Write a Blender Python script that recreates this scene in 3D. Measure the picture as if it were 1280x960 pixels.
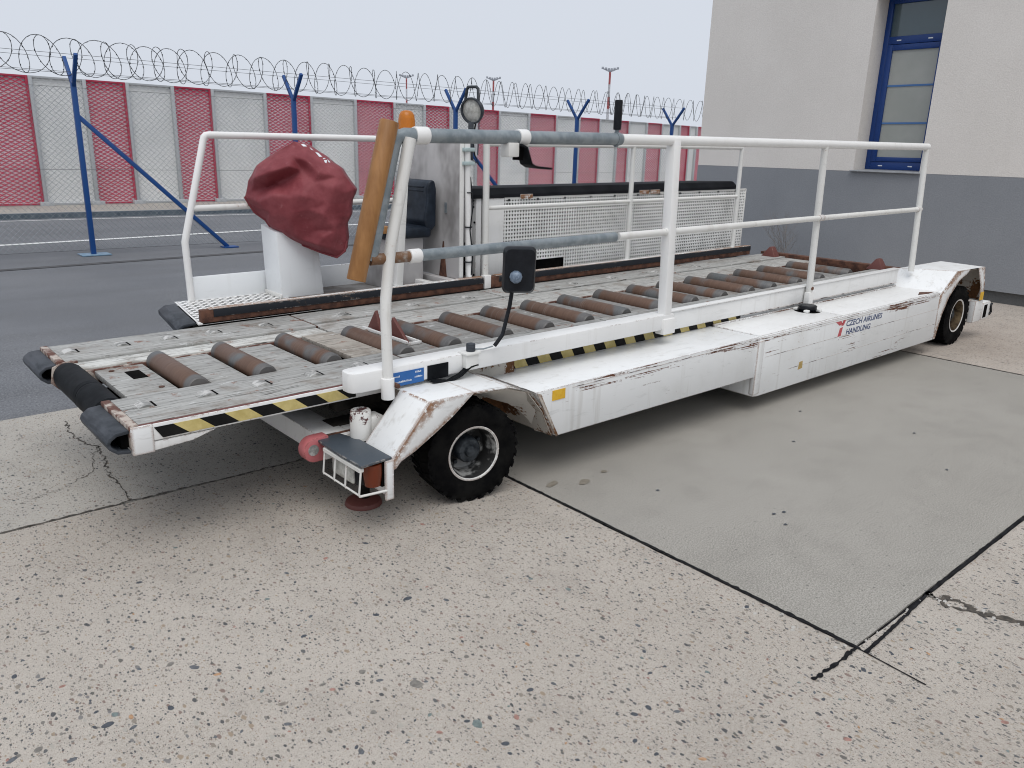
import bpy, bmesh, math, random
from mathutils import Vector, Matrix, noise
random.seed(7)
sc = bpy.context.scene
for o in list(bpy.data.objects): bpy.data.objects.remove(o)
COL = sc.collection

# ------------------------------------------------------------------ camera
YAW, PIT, ROL = 0.8514, -0.2875, 0.0288
CAM = Vector((-0.8142, -3.2427, 1.7054)); FPX = 988.35
fw = Vector((math.cos(YAW)*math.cos(PIT), math.sin(YAW)*math.cos(PIT), math.sin(PIT)))
r0 = Vector((math.sin(YAW), -math.cos(YAW), 0)); u0 = r0.cross(fw)
rt = math.cos(ROL)*r0 + math.sin(ROL)*u0; up = -math.sin(ROL)*r0 + math.cos(ROL)*u0
cd = bpy.data.cameras.new('camera'); cam = bpy.data.objects.new('camera', cd); COL.objects.link(cam)
cam.matrix_world = Matrix(((rt.x, up.x, -fw.x, CAM.x), (rt.y, up.y, -fw.y, CAM.y), (rt.z, up.z, -fw.z, CAM.z), (0, 0, 0, 1)))
cd.sensor_fit = 'HORIZONTAL'; cd.sensor_width = 36; cd.lens = FPX/1280*36; cd.clip_start = .05; cd.clip_end = 5000
sc.camera = cam

# ------------------------------------------------------------------ sky and sun (even overcast)
SUN_EL, SUN_ROT = math.radians(63), math.radians(215)
w = bpy.data.worlds.new('World'); sc.world = w; w.use_nodes = True
nt = w.node_tree; nt.nodes.clear()
sky = nt.nodes.new('ShaderNodeTexSky'); sky.sky_type = 'NISHITA'; sky.sun_disc = False
sky.sun_elevation = SUN_EL; sky.sun_rotation = SUN_ROT; sky.dust_density = 4; sky.air_density = 1.0
hs = nt.nodes.new('ShaderNodeHueSaturation'); hs.inputs['Saturation'].default_value = .35
mx = nt.nodes.new('ShaderNodeMix'); mx.data_type = 'RGBA'; mx.inputs[0].default_value = .93
bg = nt.nodes.new('ShaderNodeBackground'); wo = nt.nodes.new('ShaderNodeOutputWorld')
nt.links.new(sky.outputs[0], hs.inputs['Color']); nt.links.new(hs.outputs[0], mx.inputs[6])
mx.inputs[7].default_value = (6.95, 7.42, 8.25, 1)          # the cloud layer, x strength 0.1
nt.links.new(mx.outputs[2], bg.inputs[0]); bg.inputs[1].default_value = .1
nt.links.new(bg.outputs[0], wo.inputs[0])
sl = bpy.data.lights.new('sun', 'SUN'); sl.energy = 1.5; sl.angle = math.radians(45); sl.color = (1, .97, .925)
so = bpy.data.objects.new('sun', sl); COL.objects.link(so)
sd = Vector((math.sin(SUN_ROT)*math.cos(SUN_EL), math.cos(SUN_ROT)*math.cos(SUN_EL), math.sin(SUN_EL)))
so.rotation_euler = sd.to_track_quat('Z', 'Y').to_euler(); so.location = (0, 0, 30)
sc.view_settings.view_transform = 'Standard'; sc.view_settings.look = 'None'
sc.view_settings.exposure = 0.0; sc.view_settings.gamma = 1
sc.render.engine = 'CYCLES'
cy = sc.cycles; cy.filter_width = 1.05; cy.max_bounces = 6; cy.diffuse_bounces = 3; cy.glossy_bounces = 2; cy.transmission_bounces = 4; cy.transparent_max_bounces = 4; cy.caustics_reflective = False; cy.caustics_refractive = False

# ------------------------------------------------------------------ material helpers
class NT:
    def __init__(s, name):
        s.m = bpy.data.materials.new(name); s.m.use_nodes = True; s.t = s.m.node_tree
        s.b = s.t.nodes['Principled BSDF']; s.out = s.t.nodes['Material Output']
    def put(s, sock, v):
        if v is None: return
        if hasattr(v, 'is_output'): s.t.links.new(v, sock)
        elif isinstance(v, (tuple, list)) and len(v) == 3 and sock.type == 'RGBA': sock.default_value = (*v, 1)
        else: sock.default_value = v
    def n(s, ty, **k):
        nd = s.t.nodes.new('ShaderNode'+ty)
        for a, v in k.items(): setattr(nd, a, v)
        return nd
    def pos(s): return s.n('NewGeometry').outputs['Position']
    def obj(s): return s.n('TexCoord').outputs['Object']
    def map(s, vec, scale=(1, 1, 1), loc=(0, 0, 0), rot=(0, 0, 0)):
        nd = s.n('Mapping'); s.put(nd.inputs['Vector'], vec); nd.inputs['Scale'].default_value = scale
        nd.inputs['Location'].default_value = loc; nd.inputs['Rotation'].default_value = rot; return nd.outputs[0]
    def noise(s, vec, scale, detail=4, rough=.55, dist=0):
        nd = s.n('TexNoise'); s.put(nd.inputs['Vector'], vec)
        for a, v in (('Scale', scale), ('Detail', detail), ('Roughness', rough), ('Distortion', dist)): nd.inputs[a].default_value = v
        return nd.outputs[0]
    def vor(s, vec, scale, feature='F1', rnd=1):
        nd = s.n('TexVoronoi', feature=feature); s.put(nd.inputs['Vector'], vec); nd.inputs['Scale'].default_value = scale
        nd.inputs['Randomness'].default_value = rnd; return nd
    def math(s, op, a, b=0.0, c=None):
        nd = s.n('Math', operation=op); s.put(nd.inputs[0], a); s.put(nd.inputs[1], b)
        if c is not None: s.put(nd.inputs[2], c)
        return nd.outputs[0]
    def ramp(s, v, a, b, lo=0.0, hi=1.0):
        nd = s.n('MapRange', interpolation_type='SMOOTHSTEP'); s.put(nd.inputs[0], v)
        for i, x in ((1, a), (2, b), (3, lo), (4, hi)): nd.inputs[i].default_value = x
        return nd.outputs[0]
    def mix(s, f, a, b, mode='MIX'):
        nd = s.n('Mix', data_type='RGBA', blend_type=mode); s.put(nd.inputs[0], f); s.put(nd.inputs[6], a); s.put(nd.inputs[7], b)
        return nd.outputs[2]
    def fin(s, color, rough=.5, metal=0.0, bump=None, bs=.2, bd=.01, spec=None, **k):
        s.put(s.b.inputs['Base Color'], color); s.put(s.b.inputs['Roughness'], rough); s.put(s.b.inputs['Metallic'], metal)
        if spec is not None: s.b.inputs['Specular IOR Level'].default_value = spec
        if bump is not None:
            nd = s.n('Bump'); nd.inputs['Strength'].default_value = bs; nd.inputs['Distance'].default_value = bd
            s.put(nd.inputs['Height'], bump); s.t.links.new(nd.outputs[0], s.b.inputs['Normal'])
        for a, v in k.items(): s.put(s.b.inputs[a], v)
        return s.m
M = {}

def paint(name, col=(.82, .83, .83), wear=1.0, edge=1.0, dirt=.5, streak=.0, rough=.42, rustc=None, blotch=0.0, spec=.4, er=.012):
    s = NT(name); p = s.pos()
    big = s.noise(p, 2.2, 4, .6); fine = s.noise(p, 42, 3, .65)
    c = s.mix(s.math('MULTIPLY', s.ramp(big, .42, .72), .30*dirt), col, tuple(x*.70 for x in (col[0], col[1]*.98, col[2]*.93)))
    run = s.noise(s.map(p, (16, 16, 1.1)), 1.0, 3, .6)
    c = s.mix(s.math('MULTIPLY', s.ramp(run, .55, .75), .32*dirt), c, (col[0]*.50, col[1]*.46, col[2]*.40))
    sm = s.noise(s.map(p, (2.2, 11, 11)), 2.0, 4, .7)
    c = s.mix(s.math('MULTIPLY', s.ramp(sm, .57, .7), .30*dirt), c, (col[0]*.58, col[1]*.58, col[2]*.57))
    geo = s.n('NewGeometry'); bv = s.n('Bevel'); bv.samples = 2; bv.inputs['Radius'].default_value = er
    vm = s.n('VectorMath', operation='DOT_PRODUCT'); s.t.links.new(bv.outputs[0], vm.inputs[0]); s.t.links.new(geo.outputs['Normal'], vm.inputs[1])
    e = s.ramp(s.math('SUBTRACT', 1.0, vm.outputs['Value']), .004, .07)
    ch = s.math('ADD', s.math('MULTIPLY', e, .22*edge), s.math('ADD', s.math('MULTIPLY', fine, .50), s.math('MULTIPLY', big, .5)))
    chip = s.ramp(ch, .675-.03*(wear-1), .705-.03*(wear-1))
    if streak:
        st = s.noise(s.map(p, (2.6, 6, 105)), 1.0, 4, .65); gate = s.noise(s.map(p, (1.6, 2, 5)), 1.0, 4, .65)
        sep = s.n('SeparateXYZ'); s.put(sep.inputs[0], p)
        zz = s.math('SUBTRACT', sep.outputs['Z'], s.math('MULTIPLY', s.math('SUBTRACT', sep.outputs['X'], 3.0), .012))
        nz = s.n('SeparateXYZ'); s.t.links.new(geo.outputs['Normal'], nz.inputs[0])
        side = s.math('SUBTRACT', 1.0, s.math('ABSOLUTE', nz.outputs['Z']))
        top = s.math('MULTIPLY', s.math('SUBTRACT', s.math('MULTIPLY', s.ramp(zz, .43, .505), .125), .02), side)
        top = s.math('SUBTRACT', top, s.math('MULTIPLY', s.ramp(nz.outputs['Z'], .5, .9), .13))
        sk = s.ramp(s.math('ADD', s.math('ADD', s.math('MULTIPLY', st, .62), s.math('MULTIPLY', gate, .50)), s.math('ADD', top, s.math('MULTIPLY', fine, .16))), .795-.03*streak, .815-.03*streak)
        chip = s.math('MAXIMUM', chip, sk)
    if blotch:
        chip = s.math('MAXIMUM', chip, s.ramp(s.math('ADD', s.noise(p, 4.5, 5, .7), s.math('MULTIPLY', fine, .2)), .74-.12*blotch, .78-.12*blotch))
    rc = s.mix(s.noise(p, 60, 3, .65), *(rustc or ((.055, .02, .012), (.21, .085, .035))))
    halo = s.ramp(ch, .62-.03*(wear-1), .70-.03*(wear-1))
    c = s.mix(s.math('MULTIPLY', halo, .30), c, (.42, .27, .16))
    c = s.mix(chip, c, rc)
    h = s.math('MULTIPLY', fine, .5)
    return s.fin(c, s.math('ADD', rough, s.math('MULTIPLY', chip, .42)), 0, h, .22, .003, spec)
M['white'] = paint('worn_white_paint', (.81, .81, .80), wear=1.0, edge=.62, streak=0, dirt=.6)
M['skirt'] = paint('scraped_white_paint', wear=1.2, edge=1.05, streak=1.45, dirt=.9, rustc=((.05, .018, .012), (.19, .07, .03)))
M['arch'] = paint('rusting_white_paint', wear=1.6, edge=1.05, dirt=1.1, er=.018, rustc=((.09, .035, .015), (.36, .17, .07)))
M['archin'] = paint('rusted_arch_lining', (.55, .52, .47), wear=2.6, edge=1.0, dirt=1, blotch=1.1, rough=.7, rustc=((.05, .025, .015), (.26, .12, .05)))
M['splash'] = paint('rust_streaked_panel', (.70, .67, .62), wear=1.7, edge=.8, dirt=1.2, blotch=.75, rough=.65, rustc=((.06, .028, .016), (.30, .14, .06)))
M['rail'] = paint('rail_white_paint', (.82, .815, .80), wear=1.0, edge=.16, dirt=.35, rough=.38)
M['raildirty'] = paint('rail_white_paint_dirty', (.75, .745, .72), wear=1.5, edge=.2, dirt=.9, rough=.45)
M['console'] = paint('console_white_paint', (.82, .84, .85), wear=.4, edge=.5, dirt=.35)
M['jack'] = paint('flaking_white_paint', (.74, .73, .70), wear=1.6, edge=.6, dirt=1, blotch=.55, rustc=((.05, .018, .02), (.12, .045, .04)))
M['redpaint'] = paint('faded_red_paint', (.50, .15, .16), wear=1.0, edge=.7, dirt=.6)
M['maroon'] = paint('maroon_steel', (.13, .042, .035), wear=.8, edge=.5, dirt=.7, rough=.55, rustc=((.3, .2, .16), (.4, .28, .24)))
M['blueframe'] = paint('blue_enamel', (.009, .045, .20), wear=.1, edge=.2, dirt=.3, rough=.35)
M['bluepost'] = paint('blue_post_paint', (.012, .07, .25), wear=.1, edge=.05, dirt=.25, rough=.45)
M['wallpost'] = paint('grey_column_paint', (.44, .455, .47), wear=.2, edge=.2, dirt=.6, rough=.6)
M['tread'] = paint('slate_grey_plate', (.06, .075, .092), wear=.75, edge=.6, dirt=.5, rough=.45, rustc=((.35, .33, .30), (.5, .48, .45)))
M['curb'] = paint('black_rubber_strip', (.010, .013, .019), wear=.8, edge=.5, dirt=.5, rough=.6, rustc=((.3, .28, .27), (.4, .38, .36)))

def simple(name, a, b, scale=8, rough=.5, metal=0, detail=4, lo=.35, hi=.65, bs=.1, bsc=80, stretch=(1, 1, 1), spec=None):
    s = NT(name); p = s.pos(); f = s.ramp(s.noise(s.map(p, stretch), scale, detail, .6), lo, hi)
    return s.fin(s.mix(f, a, b), rough, metal, s.noise(p, bsc, 3, .6), bs, .003, spec)
M['galv'] = simple('galvanised_steel', (.20, .235, .255), (.29, .325, .345), 16, .5, .35, bs=.05)
M['rubber'] = simple('black_rubber', (.004, .005, .0065), (.011, .0125, .015), 14, .6, bs=.15, spec=.10)
M['bumper'] = simple('grey_rubber_bumper', (.028, .033, .040), (.07, .077, .09), 5, .55, bs=.15, stretch=(1, 1, 6), spec=.18)
M['tyre'] = simple('tyre_rubber', (.0035, .0035, .004), (.010, .0098, .0095), 10, .85, bs=.2, spec=.05)
M['black'] = simple('black_plastic', (.005, .006, .009), (.010, .012, .016), 20, .4, bs=.04, spec=.25)
M['dark'] = simple('painted_void_shade', (.002, .002, .0025), (.006, .0055, .005), 8, .95, spec=.05)  # near-black colour standing in for the shade inside holes and hollows
M['under'] = simple('near_black_chassis', (.008, .0075, .007), (.035, .032, .028), 5, .85, bs=.2, spec=.1)  # near-black tone for chassis, pans and enclosure body
M['browntube'] = simple('brown_bumper_tube', (.24, .105, .028), (.37, .18, .06), 6, .5, lo=.3, hi=.7, bs=.1, stretch=(3, 3, .7))
M['cloth'] = simple('black_tarpaulin', (.004, .005, .007), (.010, .011, .014), 6, .7, bs=.2, bsc=40, spec=.15)
M['greypanel'] = simple('grubby_grey_panel', (.22, .21, .205), (.50, .485, .48), 2.0, .6, lo=.30, hi=.52, bs=.15, stretch=(1, 1, .6))
M['lens'] = simple('dusty_lamp_glass', (.40, .40, .37), (.62, .62, .58), 30, .2)
M['seat'] = simple('navy_black_vinyl', (.007, .012, .021), (.018, .027, .042), 9, .42, bs=.12, spec=.35)
M['yellow'] = simple('hazard_yellow', (.50, .40, .14), (.64, .53, .22), 12, .55, bs=.1)
M['hblack'] = simple('hazard_black', (.004, .004, .0045), (.010, .0095, .009), 12, .6, bs=.1, spec=.2)
M['stickery'] = simple('yellow_sticker', (.72, .40, .02), (.78, .48, .04), 30, .4)
M['blue'] = simple('blue_sign_plate', (.010, .105, .34), (.014, .12, .38), 12, .35)
M['ink'] = simple('white_print', (.66, .7, .74), (.78, .8, .82), 60, .5)
M['navyink'] = simple('navy_print', (.035, .06, .16), (.10, .13, .22), 55, .5)
M['redink'] = simple('red_print', (.48, .06, .08), (.58, .13, .14), 55, .5)
M['rust'] = simple('brown_rust', (.055, .022, .014), (.14, .06, .035), 18, .8, bs=.35)
M['rustedge'] = simple('rusty_edge', (.12, .05, .035), (.48, .42, .37), 16, .8, lo=.42, hi=.6, bs=.3)
M['zinc'] = simple('zinc_clamp', (.42, .52, .52), (.5, .6, .6), 20, .4, .3)
M['knob'] = simple('blue_grey_knob', (.10, .14, .20), (.22, .28, .36), 60, .5, bs=.4)
M['kerb'] = simple('slotted_kerb', (.075, .10, .125), (.13, .16, .185), 9, .8, bs=.3)
M['wire'] = simple('dull_steel_wire', (.05, .055, .062), (.10, .105, .11), 15, .5, .4)
M['mesh'] = simple('chain_link_wire', (.26, .29, .31), (.36, .38, .40), 15, .5, .4)
M['meshpaint'] = simple('white_mesh_paint', (.70, .70, .68), (.84, .84, .82), 6, .5, lo=.3, hi=.6)
M['line'] = simple('road_line_paint', (.66, .67, .67), (.80, .80, .79), 14, .7, bs=.2)
M['sealant'] = simple('bitumen_joint', (.006, .006, .0075), (.018, .018, .02), 30, .8, bs=.4, bsc=120, spec=.15)
M['twig'] = simple('dry_twig', (.16, .145, .13), (.24, .21, .19), 20, .8)
M['mastred'] = simple('mast_red', (.42, .10, .10), (.48, .14, .14), 2, .6)
M['mastgrey'] = simple('mast_grey', (.34, .36, .40), (.42, .44, .48), 2, .6)
M['sill'] = simple('sill_metal', (.34, .35, .36), (.42, .43, .44), 8, .45, .2)

def roller_mat():
    s = NT('worn_steel_roller'); o = s.obj(); p = s.pos()
    a = s.ramp(s.noise(p, 3.1, 3, .55), .54, .68); b = s.noise(s.map(p, (9, 60, 9)), 1.0, 5, .7)
    rust = s.mix(b, (.085, .046, .032), (.21, .125, .085)); steel = s.mix(b, (.085, .09, .092), (.20, .205, .205))
    sep = s.n('SeparateXYZ'); s.t.links.new(o, sep.inputs[0])
    end = s.ramp(s.math('ABSOLUTE', sep.outputs['Y']), .235, .27)
    c = s.mix(a, rust, steel); c = s.mix(s.math('MULTIPLY', end, .85), c, steel)
    ring = s.ramp(s.noise(s.map(p, (0.5, 90, .5)), 1.0, 2, .5), .62, .72)
    c = s.mix(s.math('MULTIPLY', ring, .25), c, (.30, .26, .23))
    return s.fin(c, .5, .35, b, .15, .003)
M['roller'] = roller_mat()

def board_mat(name, base, base2, rust=.35):
    s = NT(name); p = s.pos(); g = s.noise(s.map(p, (2.2, 46, 20)), 1.0, 6, .68); g2 = s.noise(s.map(p, (7, 120, 60)), 1.0, 4, .6)
    c = s.mix(s.ramp(g, .3, .7), base, base2)
    c = s.mix(s.math('MULTIPLY', s.ramp(g2, .57, .63), .9), c, (.06, .055, .05))
    blot = s.noise(p, 4.2, 6, .7)
    c = s.mix(s.math('MULTIPLY', s.ramp(blot, .50, .68), .62), c, (.20, .165, .135))
    c = s.mix(s.math('MULTIPLY', s.ramp(s.noise(p, 7.5, 6, .72), .60, .66), rust), c, (.20, .085, .05))
    c = s.mix(s.math('MULTIPLY', s.ramp(s.noise(s.map(p, (9, 26, 9)), 1.0, 5, .7), .62, .68), .8), c, (.66, .67, .66))
    return s.fin(c, .72, 0, s.math('ADD', g, s.math('MULTIPLY', g2, -.5)), .35, .004)
M['boardd'] = board_mat('dirty_grey_plank', (.20, .195, .185), (.34, .335, .32), .6)
M['board'] = board_mat('weathered_grey_deck_board', (.29, .288, .275), (.44, .438, .42), .85)
M['ledge'] = board_mat('worn_white_ledge', (.52, .52, .49), (.66, .66, .63), .8)
M['ledge2'] = board_mat('grubby_steel_ledge', (.33, .325, .31), (.50, .495, .47), .6)
M['plankr'] = board_mat('rust_stained_plank', (.33, .30, .26), (.46, .42, .37), .9)

def concrete(name, base, base2, pebbles=1.0, seed=0.0, tint=.12):
    s = NT(name); p = s.pos(); p = s.map(p, loc=(seed, seed*.7, 0))
    big = s.noise(p, .55, 5, .6); med = s.noise(p, 3.0, 6, .65); fin = s.noise(p, 90, 4, .75); grit = s.noise(p, 300, 2, .8)
    c = s.mix(s.ramp(big, .35, .65), base, base2)
    c = s.mix(s.math('MULTIPLY', s.ramp(med, .45, .68), .32), c, tuple(x*.66 for x in base))
    spot = s.noise(p, 1.15, 6, .7)
    c = s.mix(s.math('MULTIPLY', s.ramp(spot, .55, .70), .38), c, tuple(x*.62 for x in base)); c = s.mix(s.math('MULTIPLY', s.ramp(spot, .44, .32), .30), c, tuple(min(1, x*1.3) for x in base2))
    c = s.mix(s.math('MULTIPLY', s.ramp(fin, .40, .68), .42), c, tuple(min(1, x*1.35) for x in base2))
    c = s.mix(s.math('MULTIPLY', s.ramp(grit, .53, .66), .72), c, tuple(x*.34 for x in base))
    c = s.mix(s.math('MULTIPLY', s.ramp(grit, .42, .30), .38), c, tuple(min(1, x*1.5) for x in base2))
    h = s.math('MULTIPLY', fin, .5)
    if not pebbles:
        g1 = s.noise(p, 135, 2, .85); drag = s.noise(s.map(p, (3, 42, 1)), 1.0, 4, .7)
        c = s.mix(s.math('MULTIPLY', s.ramp(g1, .51, .63), .75), c, tuple(x*.55 for x in base)); c = s.mix(s.math('MULTIPLY', s.ramp(g1, .47, .35), .60), c, tuple(x*1.4 for x in base2))
        c = s.mix(s.math('MULTIPLY', s.ramp(drag, .5, .72), .22), c, tuple(x*.66 for x in base))
        v = s.vor(p, 34); sx = s.n('SeparateColor'); s.t.links.new(v.outputs['Color'], sx.inputs[0])
        c = s.mix(s.math('MULTIPLY', s.math('MULTIPLY', s.ramp(v.outputs['Distance'], .20, .14), s.math('GREATER_THAN', sx.outputs[0], .90)), .7), c, (.10, .098, .092))
        h = s.math('ADD', h, s.math('MULTIPLY', g1, .6))
    if pebbles:
        wob = s.n('VectorMath', operation='ADD'); nz = s.n('TexNoise'); s.put(nz.inputs['Vector'], p); nz.inputs['Scale'].default_value = 55
        sc_ = s.n('VectorMath', operation='SCALE'); s.t.links.new(nz.outputs['Color'], sc_.inputs[0]); sc_.inputs['Scale'].default_value = .010
        s.put(wob.inputs[0], p); s.t.links.new(sc_.outputs[0], wob.inputs[1]); q = wob.outputs[0]
        for scale, thr, keep, dk in ((125, .33, .50, .8), (74, .34, .56, .9), (44, .33, .66, .92), (25, .27, .80, .9)):
            v = s.vor(s.map(q, (1.35, .8, 1)), scale); sx = s.n('SeparateColor'); s.t.links.new(v.outputs['Color'], sx.inputs[0])
            inside = s.math('MULTIPLY', s.ramp(v.outputs['Distance'], thr, thr-.07), s.math('GREATER_THAN', sx.outputs[0], keep+.14*(1-pebbles)))
            cr = s.n('ValToRGB'); e = cr.color_ramp; e.interpolation = 'CONSTANT'
            cols = [(.055, .06, .068), (.11, .105, .098), (.17, .16, .145), (.235, .205, .17), (.09, .094, .10), (.30, .235, .17), (.18, .175, .172), (.21, .15, .13), (.38, .36, .32)]
            e.elements[0].color = (*cols[0], 1); e.elements[1].position = .11; e.elements[1].color = (*cols[1], 1)
            for i in range(2, 9): el = e.elements.new(i/9); el.color = (*cols[i], 1)
            s.t.links.new(sx.outputs[1], cr.inputs[0])
            c = s.mix(s.math('MULTIPLY', inside, dk), c, cr.outputs[0])
    return s.fin(c, .85, 0, h, .30, .004, .3)
M['agg'] = concrete('exposed_aggregate_concrete', (.395, .355, .31), (.46, .418, .37), 1.0)
M['agg2'] = concrete('old_concrete', (.37, .345, .31), (.44, .415, .375), .6, 3.3)
M['patch'] = concrete('grey_repair_concrete', (.315, .298, .268), (.36, .342, .31), 0, 7.7)
M['aggrear'] = concrete('pinkish_aggregate_concrete', (.40, .345, .30), (.47, .42, .37), .9, 11.0)

def asphalt():
    s = NT('asphalt'); p = s.pos(); big = s.noise(p, .35, 5, .6); f1 = s.noise(p, 70, 4, .8); f2 = s.noise(s.map(p, (.15, 1.6, 1)), 1.0, 4, .6)
    c = s.mix(s.ramp(big, .35, .65), (.135, .142, .156), (.175, .182, .196))
    c = s.mix(s.math('MULTIPLY', s.ramp(f2, .4, .7), .4), c, (.11, .113, .12))
    c = s.mix(s.math('MULTIPLY', s.ramp(f1, .51, .66), .75), c, (.29, .295, .305)); c = s.mix(s.math('MULTIPLY', s.ramp(f1, .48, .35), .75), c, (.06, .06, .065))
    return s.fin(c, .85, 0, f1, .4, .006, .3)
M['asphalt'] = asphalt()
def plaster(name, a, b):
    s = NT(name); p = s.pos(); g = s.noise(p, 55, 5, .7); big = s.noise(p, .9, 5, .6); run = s.noise(s.map(p, (5, 5, .35)), 1.0, 5, .6)
    c = s.mix(s.ramp(big, .3, .7), a, b); c = s.mix(s.math('MULTIPLY', s.ramp(g, .35, .62, 1, 0), .25), c, tuple(x*.72 for x in a))
    c = s.mix(s.math('MULTIPLY', s.ramp(run, .5, .75), .07), c, tuple(x*.7 for x in a))
    return s.fin(c, .9, 0, g, .55, .006, .2)
M['plasterw'] = plaster('white_render', (.755, .715, .67), (.805, .765, .72))
M['plasterg'] = plaster('grey_render', (.26, .272, .292), (.29, .302, .322))
M['plinth'] = plaster('dark_plinth', (.10, .105, .105), (.14, .14, .14))
def strand(name, a, b):
    s = NT(name); p = s.pos(); f = s.ramp(s.noise(p, .8, 5, .65), .35, .65); g = s.noise(p, 20, 4, .6)
    c = s.mix(f, a, b); c = s.mix(s.math('MULTIPLY', s.ramp(g, .6, .72), .35), c, tuple(x*.6 for x in a))
    return s.fin(c, .6, 0, g, .1, .003)
M['redstrand'] = strand('red_expanded_metal', (.52, .03, .085), (.60, .065, .13))
M['greystrand'] = strand('grey_expanded_metal', (.68, .69, .68), (.78, .785, .775))
M['redback'] = strand('pale_backing', (.80, .74, .75), (.88, .84, .85))
M['greyback'] = strand('grey_backing', (.80, .805, .80), (.88, .88, .87))
M['reddark'] = strand('solid_red_edge', (.36, .025, .06), (.44, .04, .08))
def fabric():
    s = NT('maroon_canvas'); p = s.pos(); wv = s.noise(p, 420, 2, .5); big = s.noise(p, 4, 5, .65); w2 = s.noise(p, 26, 5, .65, .4)
    c = s.mix(s.ramp(big, .35, .68), (.185, .030, .038), (.265, .062, .072)); c = s.mix(s.math('MULTIPLY', s.ramp(s.noise(p, 14, 6, .75), .58, .72), .4), c, (.40, .17, .18))
    return s.fin(c, .62, 0, s.math('ADD', s.math('MULTIPLY', w2, 1.0), s.math('MULTIPLY', wv, .2)), .35, .012, .35)
M['canvas'] = fabric()
def glass(name, col, rough, alpha=None, trans=1.0):
    s = NT(name); return s.fin(col, rough, 0, None, **{'Transmission Weight': trans, 'IOR': 1.45})
M['orange'] = glass('orange_lens', (.95, .30, .02), .25, trans=.55)
M['amber'] = glass('red_amber_lens', (.17, .032, .010), .22, trans=.15)
def pane_mat():
    s = NT('window_glass'); return s.fin((.05, .09, .11), .06, 0, None, spec=.9)
M['pane'] = pane_mat()
M['frost'] = simple('frosted_blind_glass', (.34, .355, .33), (.40, .41, .385), 1.2, .35)
M['ltblue'] = simple('blue_print_line', (.06, .16, .38), (.07, .18, .42), 3, .4)
STONE = []
for i, cc in enumerate([(.05, .056, .066), (.085, .09, .098), (.15, .14, .125), (.20, .175, .15), (.12, .15, .145), (.30, .18, .10), (.25, .14, .115)]):
    STONE.append(simple('pebble_%s' % 'abcdefg'[i], cc, tuple(x*1.5 for x in cc), 70, .7, bs=.2))

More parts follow.
